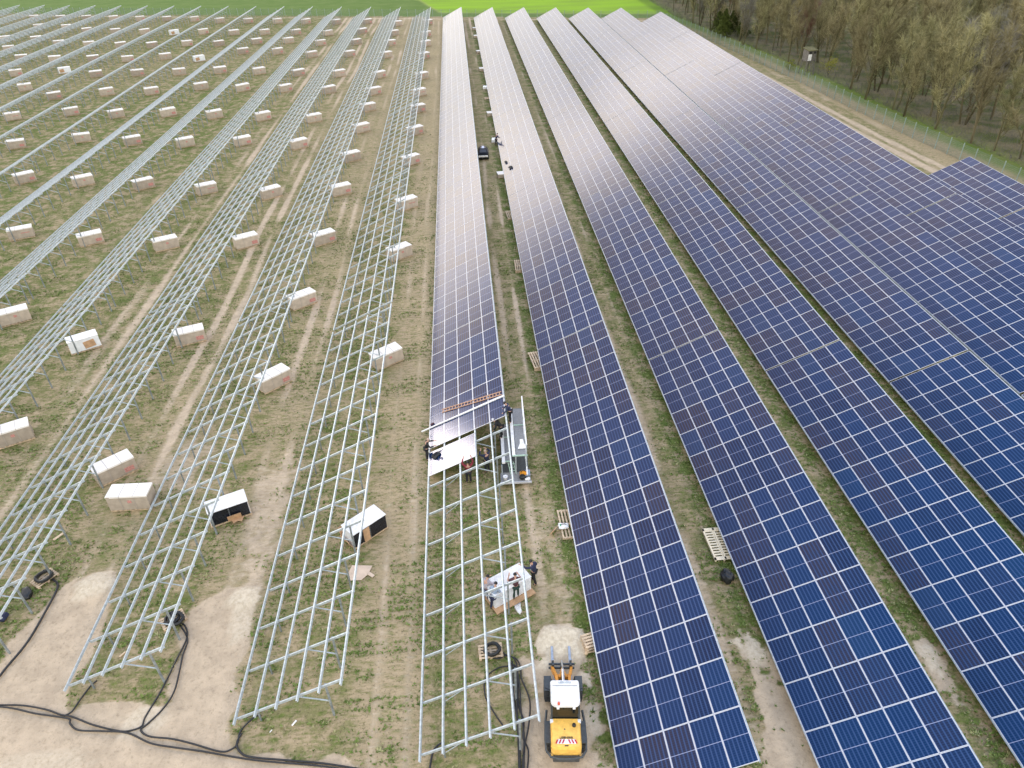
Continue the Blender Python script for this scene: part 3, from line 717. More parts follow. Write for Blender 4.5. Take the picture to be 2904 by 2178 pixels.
stem = MB().tube([(0, 0, -.1), (.03, 0, 2), (0, 0, 6)], [.14, .10, .03], 6); stem = trunk_mesh(stem, M_BARK)
CON = [leafy(51, 5.6, 2.2, 4200, M_NEED, True, .22), leafy(52, 4.6, 2.4, 3800, M_NEED, True, .22)]
for i, (x, y, s, lab) in enumerate(((63.0, 182, 1.0, 'dark green conifer nearest the fence at the far corner of the wood'), (64.2, 188, 1.15, 'dark green conifer left of its neighbours at the far wood edge'), (67.0, 180, .9, 'low dark green conifer right of the others at the wood edge'), (66.6, 186, 1.1, 'tall dark green conifer behind the others at the far wood edge'))):
    e = empty('conifer', (x, y, 0), i * 1.3, lab, 'conifer', 'conifers at the wood edge'); e.scale = (s, s, s); link('trunk', stem, e); link('crown', CON[i % 2], e)
BUSH = [leafy(61, 3.6, 1.7, 900, M_BUSH, False, .11), leafy(62, 2.4, 1.5, 1100, M_BUSH, False, .12)]
bstem = MB()
for k in range(5): bstem.tube([(0, 0, -.05), (.3 * math.cos(k * 1.3), .3 * math.sin(k * 1.3), .8), (.6 * math.cos(k * 1.3), .6 * math.sin(k * 1.3), 1.7)], [.04, .03, .015], 4)
bstem = trunk_mesh(bstem, M_BARK)
for i, (x, y, s, lab) in enumerate(((69.6, 139.5, 1.05, 'yellow-green budding shrub right of the raised hide'), (63.8, 143.8, .8, 'yellow-green shrub left of the raised hide by the fence'))):
    e = empty('shrub', (x, y, 0), i, lab, 'shrub', 'shrubs at the wood edge'); e.scale = (s, s, s); link('stem', bstem, e); link('crown', BUSH[i % 2], e)
# brushwood on the forest floor
def brush():
    r = np.random.default_rng(77); V = []; F = []; T = []
    for i in range(52000):
        y = r.uniform(62, 270); x = fence_x(min(y, 211)) + 6 + r.random() ** 1.6 * 110
        if not in_view(x, y, 1, .05): continue
        d = r.normal(size=3); d[2] = abs(d[2]) + .5; d /= np.linalg.norm(d); s = np.cross(d, r.normal(size=3)); s /= np.linalg.norm(s); L = r.uniform(.5, 2.4); w = r.uniform(.012, .028); p = np.array([x, y, 0]); b = len(V)
        V += [tuple(p - s * w), tuple(p + s * w), tuple(p + d * L)]; F.append((b, b + 1, b + 2)); T += [r.random()] * 3
    me = bpy.data.meshes.new('brushwood'); me.from_pydata(V, [], F); at = me.attributes.new('tint', 'FLOAT', 'POINT'); at.data.foreach_set('value', np.array(T, np.float32)); me.materials.append(M_TWIGG)
    tag(link('brushwood', me), 'tangled brown brushwood and young stems on the floor of the wood', 'brushwood', kind='stuff')
brush()
# raised hide
e = empty('raised_hide', (66.2, 141.6, 0), R(12), 'weathered grey wooden raised hide on legs with a white board, behind the fence', 'hide')
M_HIDE = mat('weathered_boards', (.16, .15, .135), .9, 0, .2, 4); M_MOSS = mat('mossy_roof', (.15, .14, .06), .9, 0, .2, 3)
m = MB(); m.box((0, 0, 3.3), (1.7, 1.7, 1.9)); m.obj('cabin', M_HIDE, e)
m = MB(); m.box((0, 0, 4.36), (2.1, 2.1, .12), rx=R(8)); m.obj('roof', M_MOSS, e)
for sx in (-1, 1):
    for sy in (-1, 1): MB().beam((sx * .75, sy * .75, 2.36), (sx * .98, sy * .98, -.1), .14, .14).obj('leg', M_HIDE, e)
MB().box((-.46, -.866, 3.83), (.5, .03, .34)).obj('window', M_BLACK, e); MB().box((.46, -.866, 3.83), (.42, .03, .34)).obj('window', M_BLACK, e)
MB().box((-.46, -.872, 3.03), (.72, .03, 1.1)).obj('board', M_WHITE, e)
m = MB()
for s in (-.25, .25): m.beam((s, -.9, 2.4), (s, -1.9, -.05), .07, .07)
for k in range(6): m.beam((-.25, -1.0 - k * .15, 2.15 - k * .36), (.25, -1.0 - k * .15, 2.15 - k * .36), .06, .05)
m.obj('ladder', M_HIDE, e)

# ------------------------------------------------------------------ people
def smat(name, col, rough=.8): return mat(name, col, rough, 0, .15, 6)
CLOTH = {'black': smat('black_cloth', (.012, .013, .016)), 'navy': smat('navy_cloth', (.018, .026, .07)), 'red': smat('red_cloth', (.24, .025, .045)), 'dgreen': smat('dark_green_cloth', (.012, .045, .035)), 'dark': smat('dark_trousers', (.02, .02, .028)),
         'lightblue': smat('light_blue_cloth', (.50, .60, .78)), 'lilac': smat('grey_lilac_cloth', (.42, .38, .42)), 'grey': smat('grey_cloth', (.30, .31, .33)), 'greyblue': smat('grey_blue_cloth', (.30, .38, .50)), 'maroon': smat('dark_maroon_cloth', (.09, .035, .045)), 'orange': smat('orange_cloth', (.75, .30, .02))}
M_HAIRD = smat('dark_hair', (.012, .010, .010), .5); M_HAIRG = smat('grey_hair', (.42, .40, .40), .6); M_CAP = smat('light_cap', (.62, .62, .64), .6); M_BALD = smat('short_fair_hair', (.48, .34, .27), .6)
def skin_obj(name, verts, edges, radii, m, parent):
    me = bpy.data.meshes.new(name); me.from_pydata([tuple(v) for v in verts], edges, []); me.materials.append(m)
    o = link(name, me, parent); md = o.modifiers.new('skin', 'SKIN'); md.use_smooth_shade = True
    for i, r in enumerate(radii): me.skin_vertices[0].data[i].radius = (r, r) if not isinstance(r, tuple) else r
    me.skin_vertices[0].data[0].use_root = True
    sb = o.modifiers.new('sub', 'SUBSURF'); sb.levels = 1; sb.render_levels = 1
    return o
def person(loc, rz, label, lean=0, side=0, armL=None, armR=None, top='black', legs='dark', hair=M_HAIRD, stride=.0, opn=None, h=1.76, bare=False, headtilt=8):
    """local frame: +Y is forward. armL / armR: hand targets relative to the shoulder, in body space"""
    e = empty('person', loc, rz, label, 'person', 'workers on the site'); k = h / 1.76; e.scale = (k, k, k)
    Mx = Matrix.Rotation(R(-lean), 4, 'X') @ Matrix.Rotation(R(side), 4, 'Y'); P0 = Vector((0, 0, .95))
    def ub(p): return P0 + Mx @ (Vector(p) - P0)
    V, E, Rd = [], [], []
    def add(p, r, par=None):
        V.append(Vector(p)); Rd.append(r)
        if par is not None: E.append((par, len(V) - 1))
        return len(V) - 1
    pel = add(P0, (.15, .12)); sp_ = add(ub((0, .01, 1.16)), (.135, .105), pel); ch = add(ub((0, .015, 1.36)), (.165, .115), sp_); nk = add(ub((0, .03, 1.52)), .055, ch)
    hb = add(ub((0, .055, 1.60)), (.068, .078), nk); hc = ub((0, .065, 1.68)); hm = add(hc, (.078, .095), hb); ht = add(ub((0, .055, 1.755)), (.058, .068), hm)
    add(ub((0, .168, 1.655)), .014, hm)                                 # nose
    parts = {}
    for s, arm in ((-1, armL), (1, armR)):
        sh = add(ub((s * .19, .0, 1.44)), .062, ch); S0 = ub((s * .19, 0, 1.44))
        tgt = arm if arm is not None else (s * .08, .08, -.55)
        T = S0 + (Mx.to_3x3() @ Vector(tgt) if lean else Vector(tgt)); d = T - S0
        if d.length > .57: d = d.normalized() * .57; T = S0 + d
        bend = math.sqrt(max(0, .29 ** 2 - (d.length / 2) ** 2)); pole = Vector((s * .6, -.45, -.6)); pole = pole - d.normalized() * pole.dot(d.normalized()); pole.normalize()
        el = S0 + d / 2 + pole * bend; ei = add(el, .046, sh); wi = add(T, .030, ei)
        f = (T - el).normalized(); pm = add(T + f * .06, (.040, .022), wi); acr = f.cross(Vector((0, 0, 1))); acr = acr.normalized() if acr.length > .1 else Vector((1, 0, 0)); dn = f.cross(acr)
        for q, (a, L) in enumerate(((-.030, .075), (-.011, .088), (.010, .082), (.029, .065))):
            b = add(T + f * .105 + acr * a, .0095, pm); add(T + f * (.105 + L * .55) + acr * a * 1.1 + dn * .012, .0085, b); add(T + f * (.105 + L) + acr * a * 1.1 + dn * .035, .007, len(V) - 1)
        b = add(T + f * .05 + acr * -.05 * s + dn * .01, .011, wi); add(T + f * .085 + acr * -.066 * s + dn * .02, .009, b)
        parts[s] = (sh, ei, wi, S0, el, T)
    lg = {}
    for s in (-1, 1):
        hp = add((s * .09, 0, .90), .092, pel); fw = s * stride; kn = add((s * .115, .03 + fw * .55, .50), .060, hp); an = add((s * .12, -.02 + fw, .085), .042, kn); add((s * .135, .13 + fw, .045), (.042, .032), an); lg[s] = (V[hp], V[kn], V[an], V[-1])
    skin_obj('body', V, E, Rd, M_SKIN, e)
    if opn: inner = skin_obj('shirt', [ub((0, .03, .98)), ub((0, .05, 1.16)), ub((0, .055, 1.36)), ub((0, .045, 1.48))], [(0, 1), (1, 2), (2, 3)], [(.15, .13), (.14, .12), (.16, .125), (.06, .06)], CLOTH[opn], e)
    jv = [ub((0, 0, .90)), ub((0, .01, 1.16)), ub((0, .015, 1.36)), ub((0, .03, 1.50))]; je = [(0, 1), (1, 2), (2, 3)]; jr = [(.175, .14), (.16, .128), (.188, .138), .075]
    for s in (-1, 1):
        sh, ei, wi, S0, el, T = parts[s]; b = len(jv); end = T if not bare else el.lerp(S0, .2)
        jv += [S0, el if not bare else S0.lerp(el, .5), end]; je += [(2, b), (b, b + 1), (b + 1, b + 2)]; jr += [.082, .066 if not bare else .07, .046 if not bare else .062]
    skin_obj('jacket', jv if not opn else [v + Vector((0, -.035, 0)) for v in jv], je, jr, CLOTH[top], e)
    tv = [Vector((0, 0, .97))]; te = []; trr = [(.168, .138)]
    for s in (-1, 1):
        a, b, c, d = lg[s]; n = len(tv); tv += [a + Vector((0, 0, .0)), b, c + Vector((0, 0, .01))]; te += [(0, n), (n, n + 1), (n + 1, n + 2)]; trr += [.112, .082, .066]
        skin_obj('shoe', [c + Vector((0, -.04, -.035)), c + Vector((0, .03, -.04)), d + Vector((0, .03, 0))], [(0, 1), (1, 2)], [(.048, .045), (.048, .045), (.048, .036)], M_BLACK, e)
    skin_obj('trousers', tv, te, trr, CLOTH[legs], e)
    m = MB(); m.smooth = True
    prof = [(.102 * math.sin(a), .112 * math.cos(a)) for a in np.linspace(.05, 1.75, 9)]
    m.lathe((0, 0, 0), [(r, z) for r, z in prof], 14); o = m.obj('hair', hair, e, hc + (Mx.to_3x3() @ Vector((0, -.018, .012))), None)
    o.rotation_euler = (R(-lean - 14), R(side), 0)
    return e
D = R
person((-3.62, 36.45, 0), D(-80), 'bald worker in black at the low edge of the half finished table', 12, 0, (-.02, .5, .0), (.05, .45, -.1), 'black', 'dark', M_BALD)
person((-.89, 33.95, 0), D(5), 'worker in a red jacket beneath the newly laid module, arms raised', -4, 0, (-.08, .22, .46), (.08, .24, .46), 'red', 'dark', M_HAIRD)
person((.33, 34.85, 0), D(35), 'worker in dark blue standing under the frame beside the platform', 6, 0, (-.05, .25, .30), (.06, .28, .2), 'navy', 'dark', M_BALD)
person((1.42, 36.75, 1.22), D(78), 'worker in black with a light cap bending over the high edge of the table', 42, 0, (-.05, .45, -.28), (.05, .46, -.25), 'black', 'black', M_CAP)
person((2.06, 37.3, 2.04), D(84), 'dark clothed worker standing on the upper deck of the platform, leaning to the panels', 24, 0, (-.05, .42, -.3), (.08, .44, -.3), 'navy', 'black', M_HAIRD)
person((1.40, 24.62, .14), D(4), 'bare armed worker in dark clothes in front of the white module stack', 8, 0, (-.12, .30, -.02), (.02, .36, -.05), 'maroon', 'dgreen', M_HAIRD, .08, None, 1.76, True)
person((2.46, 25.62, 0), D(62), 'worker in an open dark jacket over a light blue shirt right of the white stack', 10, 0, (-.05, .54, .05), (.12, .14, -.48), 'navy', 'black', M_HAIRD, .16, 'lightblue')
person((-.20, 24.72, 0), D(-40), 'worker in a grey-lilac jacket at the left end of the white stack', 16, 0, (-.02, .48, -.1), (.0, .46, -.18), 'lilac', 'navy', M_HAIRD, .05)
person((.20, 24.15, 0), D(-28), 'worker in a grey-blue jacket crouching over the near left corner of the white stack', 22, 0, (-.02, .42, -.25), (.04, .40, -.3), 'greyblue', 'navy', M_HAIRD, .1)
person((4.80, 104.6, 0), D(-60), 'distant worker in dark clothes beside the pale second panelled row', 14, 0, (-.02, .5, -.1), (.05, .45, -.2), 'navy', 'black', M_HAIRD, .1)

# ------------------------------------------------------------------ module stack the four workers are emptying
e = empty('module_stack', (.98, 25.02, 0), R(29), 'white topped stack of modules on a pallet, surrounded by four workers', 'module stack')
m = MB(); m.box((0, 0, .16 + .5), (2.28, 1.12, .98)); m.obj('modules', M_FILM, e)
MB().box((0, 0, 1.165), (2.32, 1.16, .03)).obj('top_module', M_WHITE, e)
m = MB()
for z in np.linspace(.24, 1.1, 22): m.box((0, -.563, z), (2.2, .004, .006))
m.obj('gap_line', M_ALU, e)
m = MB(); m.box((0, -.22, .11), (2.45, 1.35, .05)); m.box((0, -.3, .04), (2.4, .12, .08)); m.box((0, .3, .04), (2.4, .12, .08)); m.obj('pallet', M_CARDIN, e)
m = MB(); m.smooth = True
pts = [(0, .02), (.10, .0), (.19, .06), (.22, -.12), (.20, -.34), (.24, -.62), (.10, -.82), (-.02, -.66), (-.14, -.42), (-.16, -.16), (-.12, .04)]
m.prism(pts, .0, .05, [(x * .85, y * .9) for x, y in pts]); m.smooth = False
sb_ = m.obj('film_bag', M_WHITE, None, (1.42, 24.42, 0)); tag(sb_, 'crumpled white plastic bag on the ground in front of the module stack', 'plastic bag')
m = MB(); m.prism([(-7.83, 27.06), (-7.64, 27.72), (-6.49, 27.58), (-6.68, 26.99), (-7.02, 26.62), (-7.7, 26.64)], .04, .06, [(-7.83, 27.06), (-7.64, 27.72), (-6.49, 27.58), (-6.68, 26.99), (-7.02, 26.62), (-7.7, 26.64)]); m.box((-6.52, 26.95, .05), (.42, .2, .02), rz=-.7)
M_CARDL = mat('pale_cardboard', (.62, .49, .38), .85, 0, .08, 2)
tag(m.obj('cardboard_sheet', M_CARDL), 'flattened piece of pale cardboard on the ground right of the first empty row', 'cardboard')

# ------------------------------------------------------------------ mobile work platform beside the table
e = empty('work_platform', (2.05, 36.0, 0), R(-1.5), 'aluminium mobile work platform with grey decks and railing beside the half finished table', 'work platform')
def pb(name, m, *boxes):
    b = MB()
    for c, d in boxes: b.box(c, d)
    return b.obj(name, m, e)
pb('upper_deck', M_GREYDECK, ((.48, .35, 2.0), (.62, 4.9, .05)))
pb('side_board', M_WHITE, ((.03, .35, 2.04), (.20, 4.9, .12))); pb('side_board', M_WHITE, ((-.62, -.1, 1.26), (.20, 3.5, .12)))
pb('lower_deck', M_GREYDECK, ((-.32, .2, 1.2), (.42, 3.9, .05)))
pb('cross_bar', M_MINT, ((.40, .95, 2.06), (.9, .06, .05))); pb('cross_bar', M_MINT, ((.42, -2.12, 2.06), (.95, .07, .07))); pb('cross_bar', M_MINT, ((-.40, -1.72, 1.27), (.66, .06, .06))); pb('cross_bar', M_MINT, ((-.36, .7, 1.27), (.5, .05, .05)))
pb('base_deck', M_DARKSTEEL, ((.1, -.2, .38), (1.75, 5.2, .06))); pb('rear_deck', M_GREYDECK, ((.1, -2.35, .46), (1.9, .9, .05)))
pb('rear_edge', M_ALU, ((.1, -2.84, .45), (2.0, .06, .14)))
b = MB(); b.beam((.82, -2.75, 1.0), (.82, 2.85, 3.0), .075, .075); b.beam((.82, -2.2, 3.0), (.82, 2.8, 3.02), .07, .07); b.obj('guard_rail', M_WHITE, e)
pb('mid_rail', M_GALV, ((.82, .3, 2.5), (.04, 4.9, .04)))
for y in (-2.2, -.6, 1.1, 2.78): pb('rail_post', M_GALV, ((.82, y, 1.7), (.055, .055, 2.55)))
for x, y in ((-.74, -2.0), (-.74, 2.0), (.15, -2.0), (.15, 2.6)): pb('frame_leg', M_GALV, ((x, y, .8 if x < 0 else 1.2), (.07, .07, .85 if x < 0 else 1.65)))
for sx in (-.72, .85):
    for y in (-1.9, 1.9): b = MB(); b.lathe((sx, y, .2), [(.02, -.07), (.2, -.07), (.2, .07), (.02, .07)], 16, 'X'); b.obj('wheel', M_RUBBER, e)
b = MB(); b.beam((-.2, -2.1, .5), (-.35, -1.7, 1.2), .04, .04); b.beam((.15, -2.1, .5), (.0, -1.7, 1.2), .04, .04)
for z in (.65, .85, 1.05): b.beam((-.26, -2.0 + (z - .5) * .5, z), (.1, -2.0 + (z - .5) * .5, z), .03, .03)
b.obj('ladder', M_MINT, e)
b = MB(); b.prism([(-.30, -.5), (.28, -.5), (.15, .0), (.11, .42), (-.11, .42), (-.13, .0)], 2.06, 2.10); tag(b.obj('module_sheet', M_WHITE, None, (2.62, 35.0, 0)), 'white tapered sheet lying on the upper deck of the platform', 'sheet')
b = MB(); b.smooth = True; b.lathe((0, 0, 0), [(.02, .02), (.12, 0), (.15, .3), (.16, .32), (.13, .30), (.02, .29)], 18); tag(b.obj('bucket', M_WHITE, None, (1.43, 33.42, .49)), 'white plastic bucket on the rear deck of the platform', 'bucket')
def lump(name, loc, size, m, label, cat, seed=1):
    bm = bmesh.new(); bmesh.ops.create_icosphere(bm, subdivisions=3, radius=1); r = np.random.default_rng(seed); ph = r.uniform(0, 6, 6)
    for v in bm.verts:
        c = v.co.copy(); k = 1 + .16 * math.sin(c.x * 3 + ph[0]) * math.sin(c.y * 4 + ph[1]) + .10 * math.sin(c.z * 6 + ph[2] + c.x * 5)
        c = Vector((abs(c.x) ** .75 * math.copysign(1, c.x), abs(c.y) ** .75 * math.copysign(1, c.y), abs(c.z) ** .75 * math.copysign(1, c.z))) * k
        v.co = Vector((c.x * size[0], c.y * size[1], max(-.9, c.z) * size[2] + size[2] * .9))
    me = bpy.data.meshes.new(name); bm.to_mesh(me); bm.free(); me.materials.append(m); me.polygons.foreach_set('use_smooth', [True] * len(me.polygons))
    return tag(link(name, me, None, loc), label, cat)
def bag(name, loc, size, m, label, cat, seed):
    o = lump(name, loc, size, m, label, cat, seed); b = MB(); b.smooth = True
    b.tube([(-size[0] * .6, 0, size[2] * 1.6), (-size[0] * .35, .02, size[2] * 2.4), (size[0] * .35, .02, size[2] * 2.4), (size[0] * .6, 0, size[2] * 1.6)], .02, 6); b.obj('handle', M_BLACK, o); return o
bag('tool_bag', (2.60, 33.75, .49), (.24, .17, .16), CLOTH['orange'], 'orange-yellow tool bag on the rear deck of the platform', 'tool bag', 3)
bag('tool_bag', (2.52, 33.45, .49), (.20, .15, .15), M_BLACK, 'black tool bag beside the orange one on the platform', 'tool bag', 4)
lump('folded_jacket', (2.86, 33.85, .49), (.18, .30, .10), CLOTH['greyblue'], 'grey-blue jacket dropped at the right end of the rear deck', 'jacket', 5)
lump('folded_jacket', (2.82, 33.32, .49), (.16, .12, .07), M_WHITE, 'small white cloth bundle at the near right corner of the platform', 'cloth', 6)
def on1(s, n, r=1): x, z = on_plane(s, n); return xlow(r) + x, ZL + z
x, z = on1(.62, .045); o = bag('tool_bag', (x, 35.75, z), (.30, .22, .09), M_BLACK, 'black bag with a looped strap lying on the newly laid module', 'tool bag', 7); o.rotation_euler = (0, -TILT, .5)
x, z = on1(.24, .045); o = lump('hand_tool', (x, 39.3, z), (.14, .07, .05), CLOTH['maroon'], 'small dark red power tool on the low edge of the table', 'tool', 8); o.rotation_euler = (0, -TILT, .3)
x, z = on1(.62, .045, 2); o = bag('dark_bag', (x, 94.2, z), (.17, .26, .10), M_BLACK, 'smaller dark bag lying on the pale second panelled row', 'bag', 9); o.rotation_euler = (0, -TILT, .3)
x, z = on1(1.1, .045, 2); o = bag('dark_bag', (x, 91.3, z), (.24, .30, .12), M_BLACK, 'larger dark bag on the pale second panelled row, nearer than the small one', 'bag', 10); o.rotation_euler = (0, -TILT, .6)
# slatted roof ladder and straightedge lying on the panels
e = empty('roof_ladder', (xlow(1), 40.3, ZL), 0, 'red-brown slatted ladder lying across the modules of the half finished table', 'ladder')
b = MB(); A_ = on_plane(1.0, .075); B_ = on_plane(5.62, .075)
for dy in (-.17, .17): b.beam((A_[0], dy, A_[1]), (B_[0], dy - 1.0, B_[1]), .05, .045)
b.obj('rail', M_LADDER, e); b = MB()
for i in range(19):
    f = (i + .4) / 19; px, pz = A_[0] + (B_[0] - A_[0]) * f, A_[1] + (B_[1] - A_[1]) * f; b.beam((px, -.17 - f, pz), (px, .17 - f, pz), .05, .04)
b.obj('rung', M_LADDER, e)
b = MB(); A_ = on_plane(-.6, .09); B_ = on_plane(5.82, .09); b.beam((xlow(1) + A_[0], 38.95, ZL + A_[1]), (xlow(1) + B_[0], 38.85, ZL + B_[1]), .09, .07); tag(b.obj('straightedge', M_WHITE), 'long white aluminium straightedge across the panels, below the ladder', 'straightedge')

# ------------------------------------------------------------------ wheel loader
e = empty('wheel_loader', (3.03, 17.5, 0), R(-5), 'compact yellow and white wheel loader with pallet forks on the sandy ground', 'wheel loader')
for sx in (-1, 1):
    for y in (1.42, -.95):
        b = MB(); b.smooth = True
        b.lathe((sx * .70, y, .52), [(.27, -.19), (.44, -.19), (.50, -.14), (.52, -.06), (.52, .06), (.50, .14), (.44, .19), (.27, .19)], 28, 'X'); b.smooth = False
        for k in range(18):
            a = k * 2 * math.pi / 18
            for q in (-1, 1): b.box((sx * .70 + q * .08, y + .525 * math.cos(a + q * .1), .52 + .525 * math.sin(a + q * .1)), (.15, .05, .05), rx=a + q * .1)
        w = b.obj('wheel', M_RUBBER, e)
        b = MB(); b.lathe((sx * .70, y, .52), [(.0, sx * .10), (.16, sx * .12), (.24, sx * .16), (.275, sx * .17), (.275, -sx * .17)], 20, 'X'); b.obj('rim', M_WHITE, w)
b = MB(); b.box((0, .25, .62), (.62, 3.1, .45), bev=.04); b.box((0, 1.42, .52), (1.1, .22, .22)); b.box((0, -.95, .52), (1.1, .22, .22)); b.obj('chassis', M_DARKSTEEL, e)
# cab
def rrect(x0, x1, y0, y1, r, n=4, rear_only=True):
    pts = []
    for cx, cy, a0 in ((x1 - r, y1 - r, 0), (x0 + r, y1 - r, 90), (x0 + r, y0 + r, 180), (x1 - r, y0 + r, 270)):
        q = r * .3 if (rear_only and a0 < 180) else r; cx = (x1 - q) if cx > 0 else (x0 + q); cy = (y1 - q) if a0 < 180 else (y0 + q)
        for k in range(n + 1): a = R(a0 + 90 * k / n); pts.append((cx + q * math.cos(a), cy + q * math.sin(a)))
    return pts
b = MB(); ra = rrect(-.64, .64, -.56, .66, .26); b.prism(ra, 2.34, 2.46, [(x * .96, y * .97) for x, y in ra]); b.prism([(x * .9, y * .9 + .0) for x, y in ra], 2.46, 2.50, [(x * .82, y * .84) for x, y in ra]); b.obj('cab_roof', M_WHITE, e)
b = MB(); b.box((0, .36, 2.507), (1.08, .022, .012)); b.obj('roof_seam', M_GREYDECK, e)
b = MB(); b.prism([(-.60, -.58), (.60, -.58), (.60, .50), (-.60, .50)], 1.42, 2.34, [(-.56, -.46), (.56, -.46), (.56, .52), (-.56, .52)]); b.obj('cab_glass', M_GLASSD, e)
b = MB()
for sx in (-1, 1): b.beam((sx * .61, -.585, 1.42), (sx * .57, -.465, 2.34), .07, .07); b.beam((sx * .61, .51, 1.42), (sx * .57, .53, 2.34), .07, .07)
b.box((0, -.05, 1.16), (1.22, 1.2, .5)); b.obj('cab_frame', M_DARKSTEEL, e)
b = MB(); b.box((0, -.50, 1.96), (.62, .02, .60), rx=R(-8)); b.obj('rear_grille', mat('brown_black_grille', (.03, .022, .012), .4), e)
b = MB(); b.smooth = True; b.lathe((-.30, -.50, 2.50), [(.055, 0), (.055, .05), (.045, .13), (.0, .15)], 14); b.obj('beacon', mat('orange_beacon', (.75, .12, .05), .3), e)
for sx in (-.33, .36): MB().box((sx, -.585, 2.33), (.12, .08, .09), bev=.015).obj('work_lamp', M_WHITE, e)
# rear hood
b = MB(); b.smooth = False
h0 = rrect(-.66, .66, -1.88, -.60, .16); b.prism([(x * .98, y) for x, y in h0], .72, 1.38); b.prism([(x * .98, y) for x, y in h0], 1.38, 1.54, [(x * .90, y * .955 - .035) for x, y in h0]); hood = b.obj('hood', M_YEL, e)
for sx in (-1, 1): MB().box((sx * .60, -.70, 1.50), (.14, .16, .10), bev=.02).obj('hood_lamp', M_WHITE, e)
b = MB(); b.smooth = True; b.lathe((.36, -.92, 1.52), [(.085, 0), (.085, .10), (.06, .15), (.0, .15)], 14); b.obj('exhaust_cap', M_BLACK, e)
b = MB(); b.lathe((-.05, -1.08, 1.535), [(.0, .012), (.03, .012), (.03, 0)], 10); b.obj('filler_cap', M_DARKSTEEL, e)
b = MB(); b.box((0, -1.62, 1.552), (.80, .20, .008)); plate = b.obj('warning_plate', M_WHITE, e)
M_STRIPE = mat('red_stripe', (.55, .03, .04), .5)
for sx in (-1, 1):
    b = MB()
    for k in range(3):
        x0 = sx * (.06 + k * .135); b.add([(x0, -1.535, 1.5575), (x0 + sx * .07, -1.535, 1.5575), (x0 + sx * .07 + sx * .075, -1.705, 1.5575), (x0 + sx * .075, -1.705, 1.5575)], [(0, 1, 2, 3)])
    b.obj('red_stripe', M_STRIPE, plate)
cu = bpy.data.curves.new('lettering', 'FONT'); cu.body = 'LIEBHERR'; cu.size = .135; cu.align_x = 'CENTER'; cu.extrude = .002; cu.offset = .003
tx = bpy.data.objects.new('lettering', cu); C.objects.link(tx); bpy.context.view_layer.update()
tme = bpy.data.meshes.new_from_object(tx); bpy.data.objects.remove(tx); tme.materials.clear(); tme.materials.append(M_BLACK)
link('lettering', tme, e, (0, -1.50, 1.556)); o = link('lettering', tme, e, (0, .47, 2.512)); o.data = tme.copy(); o.data.materials.clear(); o.data.materials.append(M_GALV)
b = MB(); b.box((0, -1.80, 1.545), (.16, .05, .012)); b.obj('number_plate', M_BLACK, e)
# grey rear guard running round the hood
U = [(-.80, .1), (-.86, -.4), (-.88, -1.2), (-.84, -1.72), (-.66, -1.98), (-.3, -2.06), (.3, -2.06), (.66, -1.98), (.84, -1.72), (.88, -1.2), (.86, -.4), (.80, .1)]
b = MB(); b.tube([(x, y, .98) for x, y in U], .055, 8); b.obj('rear_guard', M_DARKSTEEL, e)
b = MB(); b.box((0, -1.90, .70), (1.15, .12, .45), bev=.05); b.obj('counterweight', M_DARKSTEEL, e)
for sx in (-1, 1):
    b = MB(); b.box((sx * .72, -.95, 1.08), (.36, 1.0, .05), bev=.02); b.obj('mudguard', M_DARKSTEEL, e); b = MB(); b.box((sx * .72, 1.35, 1.10), (.34, .75, .04), bev=.015); b.obj('mudguard', M_DARKSTEEL, e)
    MB().beam((sx * .62, .62, 1.75), (sx * .86, .72, 1.75), .03, .03).obj('mirror_arm', M_BLACK, e)
# lift arms, cylinders and forks
for sx in (-1, 1):
    b = MB(); b.beam((sx * .26, .75, 1.42), (sx * .30, 1.55, 1.30), .13, .22); b.beam((sx * .30, 1.50, 1.32), (sx * .46, 2.55, .42), .12, .24); b.obj('lift_arm', M_ORA, e)
    MB().beam((sx * .36, .9, .85), (sx * .40, 1.9, .85), .09, .09).obj('lift_cylinder', M_STEEL, e)
b = MB(); b.box((0, 1.62, 1.20), (.56, .16, .16)); b.beam((-.16, 1.5, 1.3), (.0, 2.2, .95), .09, .12); b.beam((.16, 1.5, 1.3), (.0, 2.2, .95), .09, .12); b.obj('cross_member', M_ORA, e)
b = MB(); b.tube([(0, .75, 1.50), (0, 1.9, 1.35)], .065, 10); b.tube([(0, 1.9, 1.35), (0, 2.75, .75)], .04, 10); b.obj('tilt_cylinder', M_STEEL, e)
b = MB(); b.box((0, 2.72, .52), (1.25, .08, .09)); b.box((0, 2.72, .22), (1.25, .08, .09)); b.box((-.42, 2.66, .42), (.10, .16, .5)); b.box((.42, 2.66, .42), (.10, .16, .5)); b.obj('fork_carriage', M_DARKSTEEL, e)
b = MB(); b.box((0, 2.70, .37), (.10, .06, .3)); b.box((0, 2.60, .62), (.12, .2, .2)); b.obj('quick_hitch', M_DARKSTEEL, e)
for sx in (-.43, .43):
    b = MB(); b.box((sx, 2.80, .46), (.12, .05, .62)); b.prism([(sx - .065, 2.80), (sx + .065, 2.80), (sx + .065, 3.95), (sx - .065, 3.95)], .17, .21, [(sx - .065, 2.80), (sx + .065, 2.80), (sx + .05, 3.93), (sx - .05, 3.93)]); b.obj('fork', M_STEEL, e)

